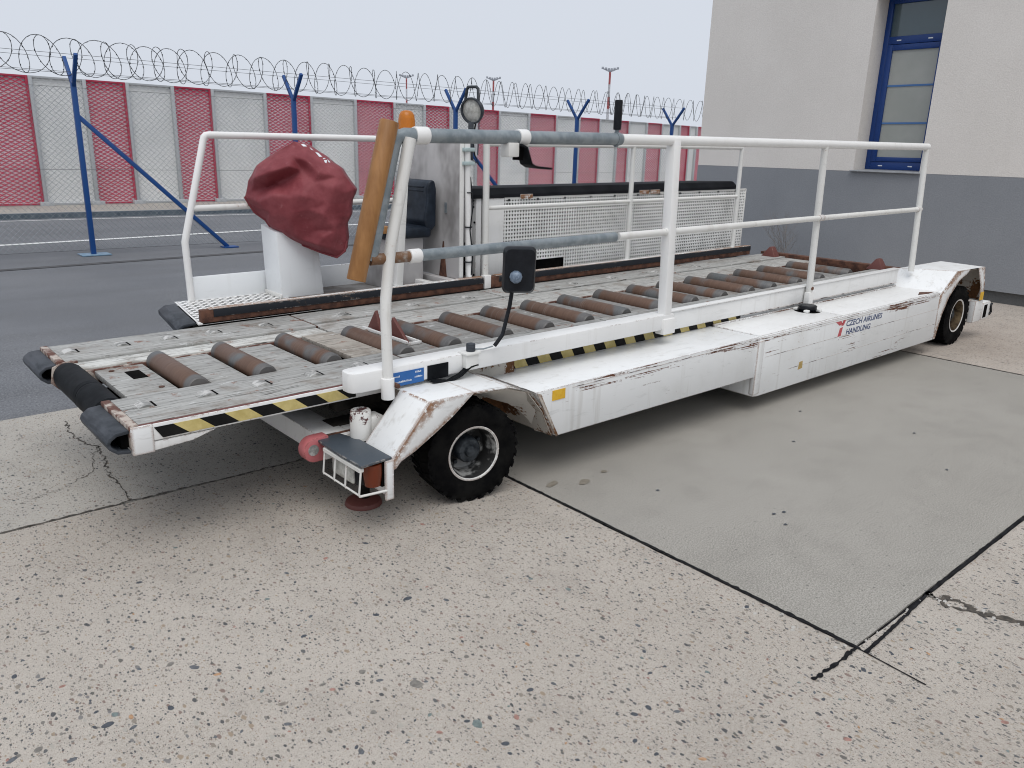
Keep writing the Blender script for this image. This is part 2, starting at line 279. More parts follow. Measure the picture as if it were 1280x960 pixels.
# ------------------------------------------------------------------ mesh helpers
VP = .012
class MB:
    def __init__(s): s.v = []; s.f = []
    def add(s, vs, fs):
        b = len(s.v); s.v += [Vector(v) for v in vs]; s.f += [tuple(b+i for i in f) for f in fs]; return s
    def box(s, x0, x1, y0, y1, z0, z1):
        return s.add([(x0, y0, z0), (x1, y0, z0), (x1, y1, z0), (x0, y1, z0), (x0, y0, z1), (x1, y0, z1), (x1, y1, z1), (x0, y1, z1)],
                     [(3, 2, 1, 0), (4, 5, 6, 7), (0, 1, 5, 4), (1, 2, 6, 5), (2, 3, 7, 6), (3, 0, 4, 7)])
    def obox(s, c, a, b, d):
        c, a, b, d = map(Vector, (c, a, b, d))
        return s.add([c-a-b-d, c+a-b-d, c+a+b-d, c-a+b-d, c-a-b+d, c+a-b+d, c+a+b+d, c-a+b+d],
                     [(3, 2, 1, 0), (4, 5, 6, 7), (0, 1, 5, 4), (1, 2, 6, 5), (2, 3, 7, 6), (3, 0, 4, 7)])
    def beam(s, p, q, w, h, upv=(0, 0, 1)):
        p, q = Vector(p), Vector(q); d = q-p; u = Vector(upv); sd_ = d.cross(u).normalized(); u = sd_.cross(d).normalized()
        return s.obox((p+q)/2, d/2, sd_*w/2, u*h/2)
    def path(s, pts, r, n=10, cap=True):
        pts = [Vector(p) for p in pts]; rs = r if isinstance(r, (list, tuple)) else [r]*len(pts)
        t0 = (pts[1]-pts[0]).normalized(); ref = Vector((0, 0, 1)) if abs(t0.z) < .9 else Vector((1, 0, 0))
        u = t0.cross(ref).normalized(); b = len(s.v)
        for i, p in enumerate(pts):
            if i == 0: t = t0
            elif i == len(pts)-1: t = (pts[i]-pts[i-1]).normalized()
            else: t = ((pts[i]-pts[i-1]).normalized()+(pts[i+1]-pts[i]).normalized()).normalized()
            u = (u-t*u.dot(t)).normalized(); w_ = t.cross(u)
            k = 1.0
            if 0 < i < len(pts)-1:
                ca = max(-.95, min(1, (pts[i]-pts[i-1]).normalized().dot((pts[i+1]-pts[i]).normalized()))); k = min(1.6, 1/math.sqrt((1+ca)/2))
            for j in range(n):
                a = 2*math.pi*j/n; s.v.append(p+(u*math.cos(a)+w_*math.sin(a))*rs[i])
        for i in range(len(pts)-1):
            for j in range(n):
                s.f.append((b+i*n+j, b+i*n+(j+1) % n, b+(i+1)*n+(j+1) % n, b+(i+1)*n+j))
        if cap:
            s.f.append(tuple(b+j for j in reversed(range(n)))); s.f.append(tuple(b+(len(pts)-1)*n+j for j in range(n)))
        return s
    def tube(s, p, q, r, n=12, cap=True): return s.path([p, q], r, n, cap)
    def prism(s, poly, axis, lo, hi):
        def P(a, b, t): return {'Y': (a, t, b), 'X': (t, a, b), 'Z': (a, b, t)}[axis]
        n = len(poly); vs = [P(a, b, lo) for a, b in poly]+[P(a, b, hi) for a, b in poly]
        fs = [tuple(range(n)), tuple(range(2*n-1, n-1, -1))]+[(i, i+n, (i+1) % n+n, (i+1) % n) for i in range(n)]
        return s.add(vs, fs)
    def sheet(s, line, axis, lo, hi, t):
        """folded sheet: open polyline given thickness t below, extruded along axis"""
        n = len(line); off = []
        for i in range(n):
            a = Vector(line[max(i-1, 0)]); b = Vector(line[min(i+1, n-1)]); d = (b-a).normalized(); off.append((line[i][0]+d.y*t, line[i][1]-d.x*t))
        for i in range(n-1): s.prism([line[i], line[i+1], off[i+1], off[i]], axis, lo, hi)
        return s
    def lathe(s, prof, o, axis, n=32, ref=(0, 0, 1)):
        o = Vector(o); ax = Vector(axis).normalized(); r = Vector(ref)
        if abs(ax.dot(r)) > .9: r = Vector((1, 0, 0))
        u = ax.cross(r).normalized(); w_ = ax.cross(u); b = len(s.v)
        for (rr, h) in prof:
            for j in range(n):
                a = 2*math.pi*j/n; s.v.append(o+ax*h+(u*math.cos(a)+w_*math.sin(a))*max(rr, 1e-4))
        for i in range(len(prof)-1):
            for j in range(n): s.f.append((b+i*n+j, b+(i+1)*n+j, b+(i+1)*n+(j+1) % n, b+i*n+(j+1) % n))
        return s

WL = {}
def wloc(o): return WL.get(o.name, Vector((0, 0, 0)))
def build(name, mb, mat, parent=None, bevel=0, smooth=35, veh=False, segs=2, dbl=True, **tags):
    vs = mb.v
    if veh: vs = [Vector((v.x, v.y, v.z+VP*(v.x-3))) for v in vs]
    lo = Vector([min(v[i] for v in vs) for i in range(3)]); hi = Vector([max(v[i] for v in vs) for i in range(3)]); c = (lo+hi)/2
    me = bpy.data.meshes.new(name); bm = bmesh.new()
    bv = [bm.verts.new(v-c) for v in vs]
    for f in mb.f:
        try: bm.faces.new([bv[i] for i in f])
        except ValueError: pass
    if dbl: bmesh.ops.remove_doubles(bm, verts=bm.verts, dist=1e-5)
    bmesh.ops.recalc_face_normals(bm, faces=bm.faces)
    if bevel:
        es = [e for e in bm.edges if len(e.link_faces) == 2 and e.calc_face_angle(0) > .5]
        bmesh.ops.bevel(bm, geom=es, offset=bevel, segments=segs, profile=.5, affect='EDGES', clamp_overlap=True)
    bm.to_mesh(me); bm.free()
    if smooth:
        for p in me.polygons: p.use_smooth = True
        me.set_sharp_from_angle(angle=math.radians(smooth))
    me.materials.append(mat if not isinstance(mat, str) else M[mat])
    o = bpy.data.objects.new(name, me); COL.objects.link(o); place(o, parent, c); tag(o, **tags); return o
def place(o, parent, c):
    WL[o.name] = Vector(c)
    if parent: o.parent = parent; o.location = Vector(c)-wloc(parent)
    else: o.location = c
def copy_to(src, parent, c, name=None):
    o = src.copy(); COL.objects.link(o); place(o, parent, c); return o
def tag(o, **t):
    for k, v in t.items():
        if v is not None: o[k] = v
def thing(name, loc, label, category, group=None):
    o = bpy.data.objects.new(name, None); COL.objects.link(o); o.empty_display_size = .1; place(o, None, loc)
    tag(o, label=label, category=category, group=group); return o
def vz(x): return VP*(x-3)
def text_mesh(txt, size, shear=0.0, offset=0.0):
    cu = bpy.data.curves.new('t', 'FONT'); cu.body = txt; cu.size = size; cu.shear = shear; cu.offset = offset; cu.extrude = .0008; cu.resolution_u = 2
    ob = bpy.data.objects.new('t', cu); COL.objects.link(ob); bpy.context.view_layer.update()
    me = bpy.data.meshes.new_from_object(ob.evaluated_get(bpy.context.evaluated_depsgraph_get()))
    bpy.data.objects.remove(ob); return me
def text_obj(name, txt, size, origin, xdir, ydir, mat, parent, shear=0.0, offset=0.0, width=None):
    me = text_mesh(txt, size, shear, offset); xd, yd = Vector(xdir).normalized(), Vector(ydir).normalized(); zd_ = xd.cross(yd)
    k = 1.0
    if width: k = width/max(v.co.x for v in me.vertices)
    mb = MB(); mb.v = [Vector(origin)+xd*v.co.x*k+yd*v.co.y+zd_*v.co.z for v in me.vertices]; mb.f = [tuple(p.vertices) for p in me.polygons]
    return build(name, mb, mat, parent, smooth=0, veh=True)

# ================================================================== THE GROUND
g = MB().add([(-600, -600, -.016), (900, -600, -.016), (900, 900, -.016), (-600, 900, -.016)], [(0, 1, 2, 3)])
ground = build('ground', g, 'asphalt', kind='structure')
def jag(poly, amp=.004, step=.03):
    out = []
    for i, a in enumerate(poly):
        b = poly[(i+1) % len(poly)]; A, B = Vector(a), Vector(b); L = (B-A).length; n = min(int(L/step), 400) if L < 14 else 1
        n = max(n, 1); nrm = Vector((-(B-A).y, (B-A).x))/max(L, 1e-6)
        for k in range(n):
            p = A+(B-A)*k/n; q = noise.noise(Vector((p.x*9, p.y*9, 1.7)))+.6*noise.noise(Vector((p.x*31, p.y*31, 4.1)))
            out.append(p+nrm*q*amp if k else p)
    return out
def slab(name, poly, mat, z=0, amp=.004):
    mb = MB(); pts = jag(poly, amp); n = len(pts)
    mb.add([(p.x, p.y, z) for p in pts]+[(p.x, p.y, z-.010) for p in pts], [tuple(range(n))]+[(i, i+n, (i+1) % n+n, (i+1) % n) for i in range(n)])
    return build(name, mb, mat, smooth=0, dbl=False, kind='structure')
jx, jy, jr = 1.803, -2.204, 6.687
XE = 10.6
bed = build('joint_filler', MB().add([(-12, -14, -.008), (XE, -14, -.008), (XE, 2.36, -.008), (-12, 2.36, -.008)], [(0, 1, 2, 3)]), 'sealant', kind='structure')
slabA = slab('concrete_foreground', [(-11.9, -13.9), (jx+4.9, -13.9), (jx+4.9, jy-.016), (2.42, jy-.014), (jx+.02, jy-.003), (jx-.010, jy-.003), (jx-.010, .636), (-11.9, .636)], 'agg', amp=.005)
slabB = slab('concrete_patch', [(jx+.010, jy+.006), (jr-.008, jy+.012), (jr-.008, .70), (jx+.010, .63)], 'patch', amp=.003)
slabC = slab('concrete_rear', [(jr+.008, -13.9), (XE, -13.9), (XE, 2.38), (jr+.008, 2.38)], 'aggrear')
slabD = slab('concrete_far', [(-11.9, .652), (jx-.004, .652), (jx+.02, .72), (jr-.008, .72), (jr-.008, 2.40), (3, 2.40), (-11.9, 2.12)], 'agg2', amp=.008)
def ribbon(name, pts, w, mat, parent, z=.003, jit=.5, jag_=0.0):
    mb = MB(); P = []
    for i in range(len(pts)-1):
        a, b = Vector(pts[i]), Vector(pts[i+1]); n = max(2, int((b-a).length/.012))
        for k in range(n): P.append(a+(b-a)*k/n)
    P.append(Vector(pts[-1])); L = []; R_ = []
    if jag_: P = [p_+Vector((noise.noise(Vector((p_.x*18, p_.y*18, 31)))+.6*noise.noise(Vector((p_.x*55, p_.y*55, 12))), noise.noise(Vector((p_.x*18, p_.y*18, 71)))+.6*noise.noise(Vector((p_.x*55, p_.y*55, 52)))))*jag_ for p_ in P]
    for i, p in enumerate(P):
        d = (P[min(i+1, len(P)-1)]-P[max(i-1, 0)]).normalized(); nr = Vector((-d.y, d.x))
        q = noise.noise(Vector((p.x*40, p.y*40, 2)))*jit+noise.noise(Vector((p.x*110, p.y*110, 5)))*jit*.7
        ww = w*(max(.08, .75+q)); sh = noise.noise(Vector((p.x*25, p.y*25, 9)))*w*jit
        L.append(p+nr*(ww+sh)); R_.append(p-nr*(ww-sh))
    n = len(P); vs = [(p.x, p.y, z) for p in L]+[(p.x, p.y, z) for p in R_]
    mb.add(vs, [(i, i+1, n+i+1, n+i) for i in range(n-1)]); return build(name, mb, mat, parent, smooth=0, dbl=False)
ribbon('saw_cut', [(1.80, -2.20), (1.79, -2.32), (1.78, -2.46)], .004, 'sealant', slabA, jit=.3)
ribbon('saw_cut', [(1.80, -2.205), (1.66, -2.21), (1.50, -2.20)], .009, 'sealant', slabA, jit=.9)
ribbon('joint_bead', [(jx, -1.5), (jx-.002, -1.9), (jx-.004, -2.22)], .0125, 'sealant', slabA, jit=.6, z=.0045)
ribbon('joint_bead', [(jx, .6), (jx+.002, -.8), (jx, -1.6), (jx-.002, -2.2)], .0095, 'sealant', slabA, jit=.45, z=.004)
ribbon('joint_bead', [(1.795, -2.242), (2.0, -2.234), (2.25, -2.222), (2.42, -2.212)], .009, 'sealant', slabA, jit=.4, z=.004)
ribbon('joint_bead', [(2.38, jy-.008), (2.42, jy-.006), (3.6, jy-.004), (jr, jy-.002)], .011, 'sealant', slabA, jit=.4, z=.004)
ribbon('joint_bead', [(jr, .4), (jr, -1), (jr, -2.2), (jr, -4)], .010, 'sealant', slabC, jit=.4, z=.004)
M['stain'] = simple('crack_dirt', (.045, .04, .035), (.10, .085, .07), 40, .9, bs=.3)
ribbon('joint_crack', [(-3, .644), (-1, .646), (-.2, .643), (.15, .646), (.6, .642), (1.2, .646), (1.79, .643)], .0065, 'stain', slabA, jit=1.2, z=.003, jag_=.007)
ribbon('crack', [(2.38, -2.215), (2.44, -2.30), (2.41, -2.40), (2.47, -2.52), (2.5, -2.75)], .017, 'stain', slabA, jit=1.3, jag_=.02)
ribbon('crack', [(2.40, -2.22), (2.36, -2.30), (2.39, -2.36)], .008, 'stain', slabA, jit=1.5, jag_=.02)
ribbon('crack', [(.16, 2.10), (.14, 1.87), (.14, 1.65), (.20, 1.53), (.18, 1.32), (.14, 1.10), (.14, .86), (.13, .645)], .0042, 'stain', slabD, jit=1.3, jag_=.022)
ribbon('crack', [(.20, 1.53), (.12, 1.30), (.08, 1.15), (-.02, 1.06)], .0022, 'stain', slabD, jit=1.4, jag_=.02)
ribbon('crack', [(-.02, 1.06), (-.10, 1.0), (-.3, .93)], .0016, 'stain', slabD, jit=1.4, jag_=.02)
# worn chippings beside the joint, damp spots on the patch
M['damp'] = simple('damp_spot', (.19, .165, .13), (.25, .225, .185), 60, .8)
def blob(name, cx, cy, rx, ry, mat, parent, z=.003, n=22, ang=0.0, seed=0):
    vs = []
    for k in range(n):
        a = 2*math.pi*k/n; r = 1+.35*noise.noise(Vector((math.cos(a)*1.3+seed, math.sin(a)*1.3, seed)))
        x, y = rx*r*math.cos(a), ry*r*math.sin(a); vs.append((cx+x*math.cos(ang)-y*math.sin(ang), cy+x*math.sin(ang)+y*math.cos(ang), z))
    return build(name, MB().add(vs, [tuple(range(n))]), mat, parent, smooth=0, dbl=False)
for i, (cx, cy, rx, ry) in enumerate([(2.09, -.545, .045, .022), (1.93, -.46, .05, .02), (2.28, -.51, .022, .016)]): blob('damp_spot', cx, cy, rx, ry, 'damp', slabB, seed=i*3.1, ang=.3)
for i, (cx, cy) in enumerate([(2.32, -.86), (2.56, -1.4), (2.50, -1.5), (2.62, -1.42), (3.6, -.9), (4.4, -1.3), (4.2, -.6), (3.9, -1.7)]): blob('dark_chip', cx, cy, .012, .008, STONE[0], slabB, seed=i*1.7)
# larger pebbles standing proud of the worn surface
protos = []
for k in range(14):
    mb = MB(); n = 9; e = random.uniform(.45, .95); vs = []
    for ring, (rr, hh) in enumerate(((1, 0), (.78, .8), (.35, 1.0))):
        for j in range(n):
            a = 2*math.pi*j/n; r = rr*(1+.28*noise.noise(Vector((math.cos(a)*1.2+k*3, math.sin(a)*1.2, k))))
            vs.append((r*math.cos(a), r*e*math.sin(a), hh))
    fs = [(i*n+j, i*n+(j+1) % n, (i+1)*n+(j+1) % n, (i+1)*n+j) for i in range(2) for j in range(n)]+[tuple(2*n+j for j in range(n))]
    me = bpy.data.meshes.new('stone'); me.from_pydata(vs, [], fs); me.materials.append(STONE[[0, 1, 2, 3, 0, 1, 2, 4, 1, 0, 3, 5, 6, 2][k]])
    for p in me.polygons: p.use_smooth = True
    protos.append(me)
def stone(parent, x, y, r, ang, k):
    o = bpy.data.objects.new('stone', protos[k % 14]); COL.objects.link(o); place(o, parent, (x, y, -.0012)); o.rotation_euler = (0, 0, ang); o.scale = (r, r, .0028)
def inview(x, y):
    d = Vector((x, y, 0))-CAM; z = d.dot(fw)
    if z < .3: return None
    return (640+FPX*d.dot(rt)/z, 480-FPX*d.dot(up)/z, z)
cnt = 0
while cnt < 285:
    px, py = random.uniform(5, 1275), random.uniform(600, 955)
    if random.random() > (py-480)/480: continue
    d = fw+rt*(px-640)/FPX-up*(py-480)/FPX; t = -CAM.z/d.z; p = CAM+d*t
    onA = (p.x < jx-.05 and p.y < .5) or (p.y < jy-.05)
    if not onA: continue
    stone(slabA, p.x, p.y, random.choice((.006, .007, .008, .009, .010, .012, .015)), random.uniform(0, 6.28), random.randrange(14)); cnt += 1
for px, py, r, k in ((243, 834, .022, 1), (135, 906, .022, 0), (510, 748, .022, 0), (457, 679, .015, 0), (520, 855, .028, 2), (353, 880, .020, 3), (597, 905, .024, 7), (15, 950, .02, 1), (90, 950, .017, 1), (380, 795, .014, 0), (213, 830, .016, 2), (360, 905, .015, 1)):
    d = fw+rt*(px-640)/FPX-up*(py-480)/FPX; p = CAM+d*(-CAM.z/d.z); stone(slabA, p.x, p.y, r, random.uniform(0, 3), k)
# broken edge: pale chippings along the joint corner
pale = simple('pale_chipping', (.40, .38, .35), (.52, .50, .47), 60, .85)
pm = protos[2].copy(); pm.materials[0] = pale; protos.append(pm); pd_ = protos[6].copy(); pd_.materials[0] = STONE[2]; protos.append(pd_)
def chipping(x, y, r, k):
    o = bpy.data.objects.new('chipping', protos[14+k]); COL.objects.link(o); place(o, slabA, (x, y, -.001)); o.rotation_euler = (0, 0, random.uniform(0, 6)); o.scale = (r, r, .006)
for _ in range(30): chipping(jx-.02-abs(random.gauss(0, .045)), random.uniform(-2.18, -1.75), random.uniform(.004, .010), random.randrange(2))
for _ in range(26): t_ = random.random(); chipping(2.38+.09*t_+random.gauss(0, .02), -2.225-.30*t_+random.gauss(0, .015), random.uniform(.004, .011), random.randrange(2))
for _ in range(16): chipping(random.uniform(1.83, 2.4), -2.213+random.gauss(0, .004), random.uniform(.003, .006), random.randrange(2))
# road lines and seams on the asphalt beyond
def strip(name, a, b, w_, mat, z=-.010, **t):
    a, b = Vector(a), Vector(b); d = (b-a).normalized(); nr = Vector((-d.y, d.x))*w_/2; a2 = a-d*60; b2 = b+d*60
    return build(name, MB().add([(*(a2-nr), z), (*(b2-nr), z), (*(b2+nr), z), (*(a2+nr), z)], [(0, 1, 2, 3)]), mat, smooth=0, **t)
strip('asphalt_seam', (.92, 9.10), (4.56, 9.36), .16, 'sealant', kind='structure')
bpy.data.objects['asphalt_seam'].data.materials[0] = simple('asphalt_seam', (.055, .055, .058), (.085, .085, .088), 6, .8)
strip('road_line', (1.38, 12.0), (5.97, 12.55), .17, 'line', kind='structure')
strip('road_edge_line', (2.1, 16.35), (7.3, 16.25), .10, 'line', kind='structure')
kb = MB().box(-30, 60, 16.75, 16.9, -.02, .10)
kerb = build('drain_kerb', kb, 'kerb', kind='structure')
band = build('concrete_band', MB().box(-30, 60, 16.92, 24, -.03, .045), 'agg2', kind='structure')

# ================================================================== BARRIER WALL
WY, WA = 19.63, math.tan(.0493)
def wy(x): return WY+WA*x
wall = thing('barrier_wall', (16, wy(16), 0), 'long barrier wall of alternating red and grey expanded metal panels behind the fence', 'wall')
bnd = [(-3.0, 'r'), (-1.6, 'g'), (-.2, 'r'), (1.0, 'g'), (2.3, 'r'), (3.63, 'g'), (4.83, 'r'), (5.86, 'g'), (7.02, 'r'), (8.12, 'g'), (9.69, 'r'), (11.21, 'g'), (12.77, 'r'), (14.28, 'g'), (15.53, 'r'), (16.66, 'g'), (17.88, 'r'), (19.02, 'g'), (20.56, 'r'), (22.1, 'g'), (23.45, 'r'), (24.75, 'g'), (25.9, 'r'), (26.7, 'g'), (27.97, 'r'), (29.12, 'g'), (30.5, 'r'), (31.3, 'g'), (31.9, 'r'), (33, 'g'), (34.2, 'r'), (35.4, None)]
ux = Vector((1, WA, 0)).normalized(); uy = Vector((-WA, 1, 0)).normalized()
H0, H1 = .10, 3.10
def wall_top(x): return H1-.0045*max(0, x-14)
cell, rowh = .17, .048
for (x0, k), (x1, _) in zip(bnd[:-1], bnd[1:]):
    A = Vector((x0, wy(x0), 0)); Lw = (Vector((x1, wy(x1), 0))-A).length; top = wall_top(x0)
    pf = .045
    e0, e1 = pf, Lw-pf
    mb = MB(); c0 = A+ux*(Lw/2)+uy*.05+Vector((0, 0, (H0+top)/2)); mb.obox(c0, ux*(e1-e0)/2, uy*.02, Vector((0, 0, (top-H0)/2)))
    pn = build('panel', mb, 'redback' if k == 'r' else 'greyback', wall, smooth=0)
    # expanded metal: wavy strands, each row crossing its neighbour
    sm_ = MB(); rows = int((top-H0)/rowh); n = int((e1-e0)/(cell/2)); th = .0142 if k == 'r' else .0080
    for r_ in range(rows):
        zc = H0+.04+r_*rowh; vs = []; fs = []
        for j in range(n+1):
            xx = e0+(e1-e0)*j/n; zz = zc+(rowh*.40 if (j+r_) % 2 else -rowh*.40); tw = .012 if (j+r_) % 2 else -.012
            P = A+ux*xx+uy*(-.012)
            vs += [(P.x, P.y-tw*.3, zz-th), (P.x-.0, P.y-.006, zz+th)]
        for j in range(n): fs.append((2*j, 2*j+2, 2*j+3, 2*j+1))
        sm_.add(vs, fs)
    build('expanded_metal', sm_, 'redstrand' if k == 'r' else 'greystrand', pn, smooth=0, dbl=False, kind='stuff')
    if k == 'r':
        ed = MB(); ed.obox(A+ux*(Lw-.075)+uy*(-.03)+Vector((0, 0, (H0+top)/2)), ux*.028, uy*.012, Vector((0, 0, (top-H0)/2-.003))); build('edge_strip', ed, 'reddark', pn, smooth=0)
    for zz in (H0-.02, top-.01):
        fr = MB().obox(A+ux*Lw/2+uy*.0+Vector((0, 0, zz)), ux*(e1-e0)/2, uy*.04, Vector((0, 0, .02)))
        build('frame_bar', fr, 'wallpost' if k == 'g' else 'reddark', pn, smooth=0)
    ps = MB(); ps.obox(A+uy*0+Vector((0, 0, (top+.0)/2)), ux*.042, uy*.075, Vector((0, 0, top/2+.01)))
    ps.obox(A+uy*(-.02)+Vector((0, 0, .07)), ux*.15, uy*.14, Vector((0, 0, .07)))
    build('column', ps, 'wallpost', wall, bevel=.01)

# ================================================================== PERIMETER FENCE
fa = math.tan(-.0047)
def fy(x): return 10.164+fa*x
PX = [-4.5, -1.09, 2.32, 5.73, 9.19, 12.61, 16.01]
fence = thing('perimeter_fence', (8, fy(8), 0), 'chain link perimeter fence with blue forked posts and coiled razor wire', 'fence')
for i, x in enumerate(PX):
    y = fy(x); mb = MB().obox((x, y, 1.225), (.035, 0, 0), (0, .035, 0), (0, 0, 1.235))
    po = build('post', mb, 'bluepost', fence, bevel=.006)
    for sgn in (-1, 1):
        build('fork_arm', MB().beam((x, y+sgn*.012, 2.42), (x, y+sgn*.34, 2.83), .05, .05, (1, 0, 0)), 'bluepost', po, bevel=.005)
    bp_ = MB().box(x-.19, x+.22, y-.16, y+.16, -.012, .004)
    bo = build('base_plate', bp_, 'bluepost', po, bevel=.002)
    bo.data.materials[0] = M.setdefault('plateblue', simple('worn_blue_plate', (.14, .24, .34), (.22, .32, .42), 12, .6))
for x in (2.32, 9.19):
    y = fy(x); br = build('brace', MB().beam((x+.02, y, 2.0), (x+2.09, y, .0), .055, .06), 'bluepost', fence, bevel=.005)
    build('brace_foot', MB().box(x+2.0, x+2.24, y-.1, y+.1, -.012, .006), 'bluepost', br)
for x0, x1 in zip(PX[:-1], PX[1:]):
    mb = MB(); zt_, zb_ = 2.40, .06; hgt = zt_-zb_; stp = .088; n = int((x1-x0+hgt)/stp)
    for sgn in (1, -1):
        for k in range(n):
            xa = x0-hgt+k*stp; za, zc_ = zb_, zt_; xb = xa+hgt
            t0 = max(0, (x0-xa)/hgt); t1 = min(1, (x1-xa)/hgt)
            if t1-t0 < .01: continue
            pa = (xa+t0*hgt, zb_+t0*hgt); pb = (xa+t1*hgt, zb_+t1*hgt)
            if sgn < 0: pa = (x0+x1-pa[0], pa[1]); pb = (x0+x1-pb[0], pb[1])
            mb.path([(pa[0], fy(pa[0])+.045+sgn*.002, pa[1]), (pb[0], fy(pb[0])+.045+sgn*.002, pb[1])], .0025, 3, False)
    build('chain_link', mb, 'mesh', fence, dbl=False, smooth=0, kind='stuff')
    tw = MB()
    for z in (.06, 1.25, 2.40): tw.tube((x0, fy(x0)+.05, z), (x1, fy(x1)+.05, z), .0025, 4)
    for z, dy in ((2.60, -.14), (2.82, -.33), (2.60, .14), (2.82, .33)): tw.tube((x0, fy(x0)+dy, z), (x1, fy(x1)+dy, z), .0028, 4)
    build('tension_wires', tw, 'wire', fence, dbl=False, smooth=0, kind='stuff')
rz = MB()
for hand, ph in ((1, 0.0), (-1, math.pi)):
    pts = []; x = -4.5; a = ph
    while x < 17.6:
        rr = .25+.02*noise.noise(Vector((x*1.3, hand, 0))); til = .23+.05*noise.noise(Vector((x*.9, 4, hand)))
        pts.append((x+til*math.cos(a)*hand, fy(x)+rr*.9*math.cos(a)*hand, 2.81+rr*math.sin(a)+.02*noise.noise(Vector((x*.6, 3, hand)))))
        a += 2*math.pi/22; x += (.43 if hand > 0 else .39)/22*(1+.3*noise.noise(Vector((x*.45, 7, 1))))
    rz.path(pts, .0054, 3, False)
    for i in range(0, len(pts)-1, 2):
        p, q = Vector(pts[i]), Vector(pts[i+1]); m = (p+q)/2; d = (q-p).normalized(); s_ = d.cross(Vector((.3, .8, .5))).normalized()
        rz.add([m-d*.012+s_*.010, m+d*.012-s_*.010, m+d*.012+s_*.010, m-d*.012-s_*.010], [(0, 1, 2, 3)])
build('razor_wire', rz, 'wire', fence, dbl=False, smooth=0)

# ================================================================== LIGHT MASTS FAR OFF
def mast(px, ptop, dist, label):
    d = fw+rt*(px-640)/FPX-up*(ptop-480)/FPX; hd = math.hypot(d.x, d.y); p = CAM+d*(dist/hd); h = p.z
    t = thing('light_mast', (p.x, p.y, 0), label, 'light mast', 'apron light masts')
    seg = 7
    for i in range(seg):
        z0, z1 = h*.95*i/seg, h*.95*(i+1)/seg; mb = MB(); w0 = .5-.04*i
        for a in range(4):
            c, s_ = math.cos(a*math.pi/2+.5)*w0, math.sin(a*math.pi/2+.5)*w0
            c2, s2 = math.cos((a+1)*math.pi/2+.5)*w0, math.sin((a+1)*math.pi/2+.5)*w0
            mb.tube((p.x+c, p.y+s_, z0), (p.x+c, p.y+s_, z1), .12, 5)
            for q in range(3): zz = z0+(z1-z0)*q/3; mb.tube((p.x+c, p.y+s_, zz), (p.x+c2, p.y+s2, zz+(z1-z0)/3), .07, 4)
        build('mast_section', mb, 'mastred' if i % 2 == 0 else M.setdefault('mastw', simple('mast_white', (.6, .6, .62), (.68, .68, .7), 2, .6)), t, dbl=False)
    hb = MB(); s_ = h/30
    for a in (-1, 1): hb.beam((p.x, p.y, h*.95), (p.x+rt.x*2.6*a*s_, p.y+rt.y*2.6*a*s_, h*.985), .3, .35)
    hb.beam((p.x-rt.x*1.2*s_, p.y-rt.y*1.2*s_, h*.965), (p.x+rt.x*1.2*s_, p.y+rt.y*1.2*s_, h*.965), .5, .5)
    build('head_frame', hb, 'mastgrey', t)
    for a in (-2.6, -1.5, -.5, .5, 1.5, 2.6):
        c = Vector((p.x+rt.x*a*s_, p.y+rt.y*a*s_, h*(.975+.006*abs(a)))); build('floodlight', MB().obox(c, Vector((rt.x, rt.y, 0))*.38*s_, Vector((-rt.y, rt.x, 0))*.3, Vector((0, 0, .36*s_))), 'mastgrey', t, bevel=.05)
mast(763, 84, 300, 'red and white lattice light mast standing clear above the razor wire, nearest the building')
mast(617, 96, 340, 'distant red and white light mast seen behind the work lamp')
mast(508, 93, 420, 'very faint light mast seen through the razor wire above the amber beacon')

# ================================================================== BUILDING
BX, BY = 10.42, 5.055
bld = thing('terminal_building', (BX+3, 0, 0), 'white rendered building with grey lower wall and a tall blue framed window', 'building')
yl, yr, zb, ztp = 2.387, 1.47, 1.556, 3.82
zg = 1.556
mb = MB()      # upper white wall with the window opening
D = .45
mb.box(BX, BX+D, yl, BY, zg, 7.2).box(BX, BX+D, -14, yr, zg, 7.2).box(BX, BX+D, yr, yl, ztp, 7.2)
mb.box(BX+D, BX+8, BY-.3, BY, zg, 7.2)
build('upper_wall', mb, 'plasterw', bld, smooth=0)
build('lower_wall', MB().box(BX-.002, BX+D, -14, BY+.002, .15, zg-.002).box(BX+D, BX+8, BY-.298, BY+.002, .15, zg-.002), 'plasterg', bld, smooth=0)
build('plinth', MB().box(BX+.05, BX+D, -14, BY-.05, -.02, .15), 'plinth', bld, smooth=0)
build('roof', MB().box(BX-.25, BX+8.2, -14.2, BY+.25, 7.2, 7.4), 'sill', bld, smooth=0)
build('room_back_wall', MB().box(BX+D+1.6, BX+D+1.65, -1, 4, .1, 6), 'plinth', bld, smooth=0)
wx = BX+.33
win = build('window_frame', MB().box(wx, wx+.07, yl-.075, yl-.002, zb+.03, ztp-.003).box(wx, wx+.07, yr+.002, yr+.075, zb+.03, ztp-.003).box(wx+.001, wx+.069, yr+.075, yl-.075, ztp-.07, ztp-.004)
            .box(wx-.004, wx+.069, yr+.075, yl-.075, 3.235, 3.335).box(wx-.001, wx+.069, yr+.075, yl-.075, zb+.03, zb+.14), 'blueframe', bld, bevel=.006)
build('sash', MB().box(wx-.012, wx+.03, yl-.15, yl-.076, zb+.14, 3.23).box(wx-.012, wx+.03, yr+.076, yr+.15, zb+.14, 3.23).box(wx-.013, wx+.03, yr+.15, yl-.15, 3.155, 3.229).box(wx-.013, wx+.03, yr+.15, yl-.15, zb+.141, zb+.20), 'blueframe', win, bevel=.005)
build('pane', MB().box(wx+.035, wx+.045, yr+.07, yl-.07, 3.32, ztp-.06), 'pane', win, smooth=0)
fp = build('frosted_pane', MB().box(wx+.012, wx+.02, yr+.14, yl-.14, zb+.19, 3.165), 'frost', win, smooth=0)
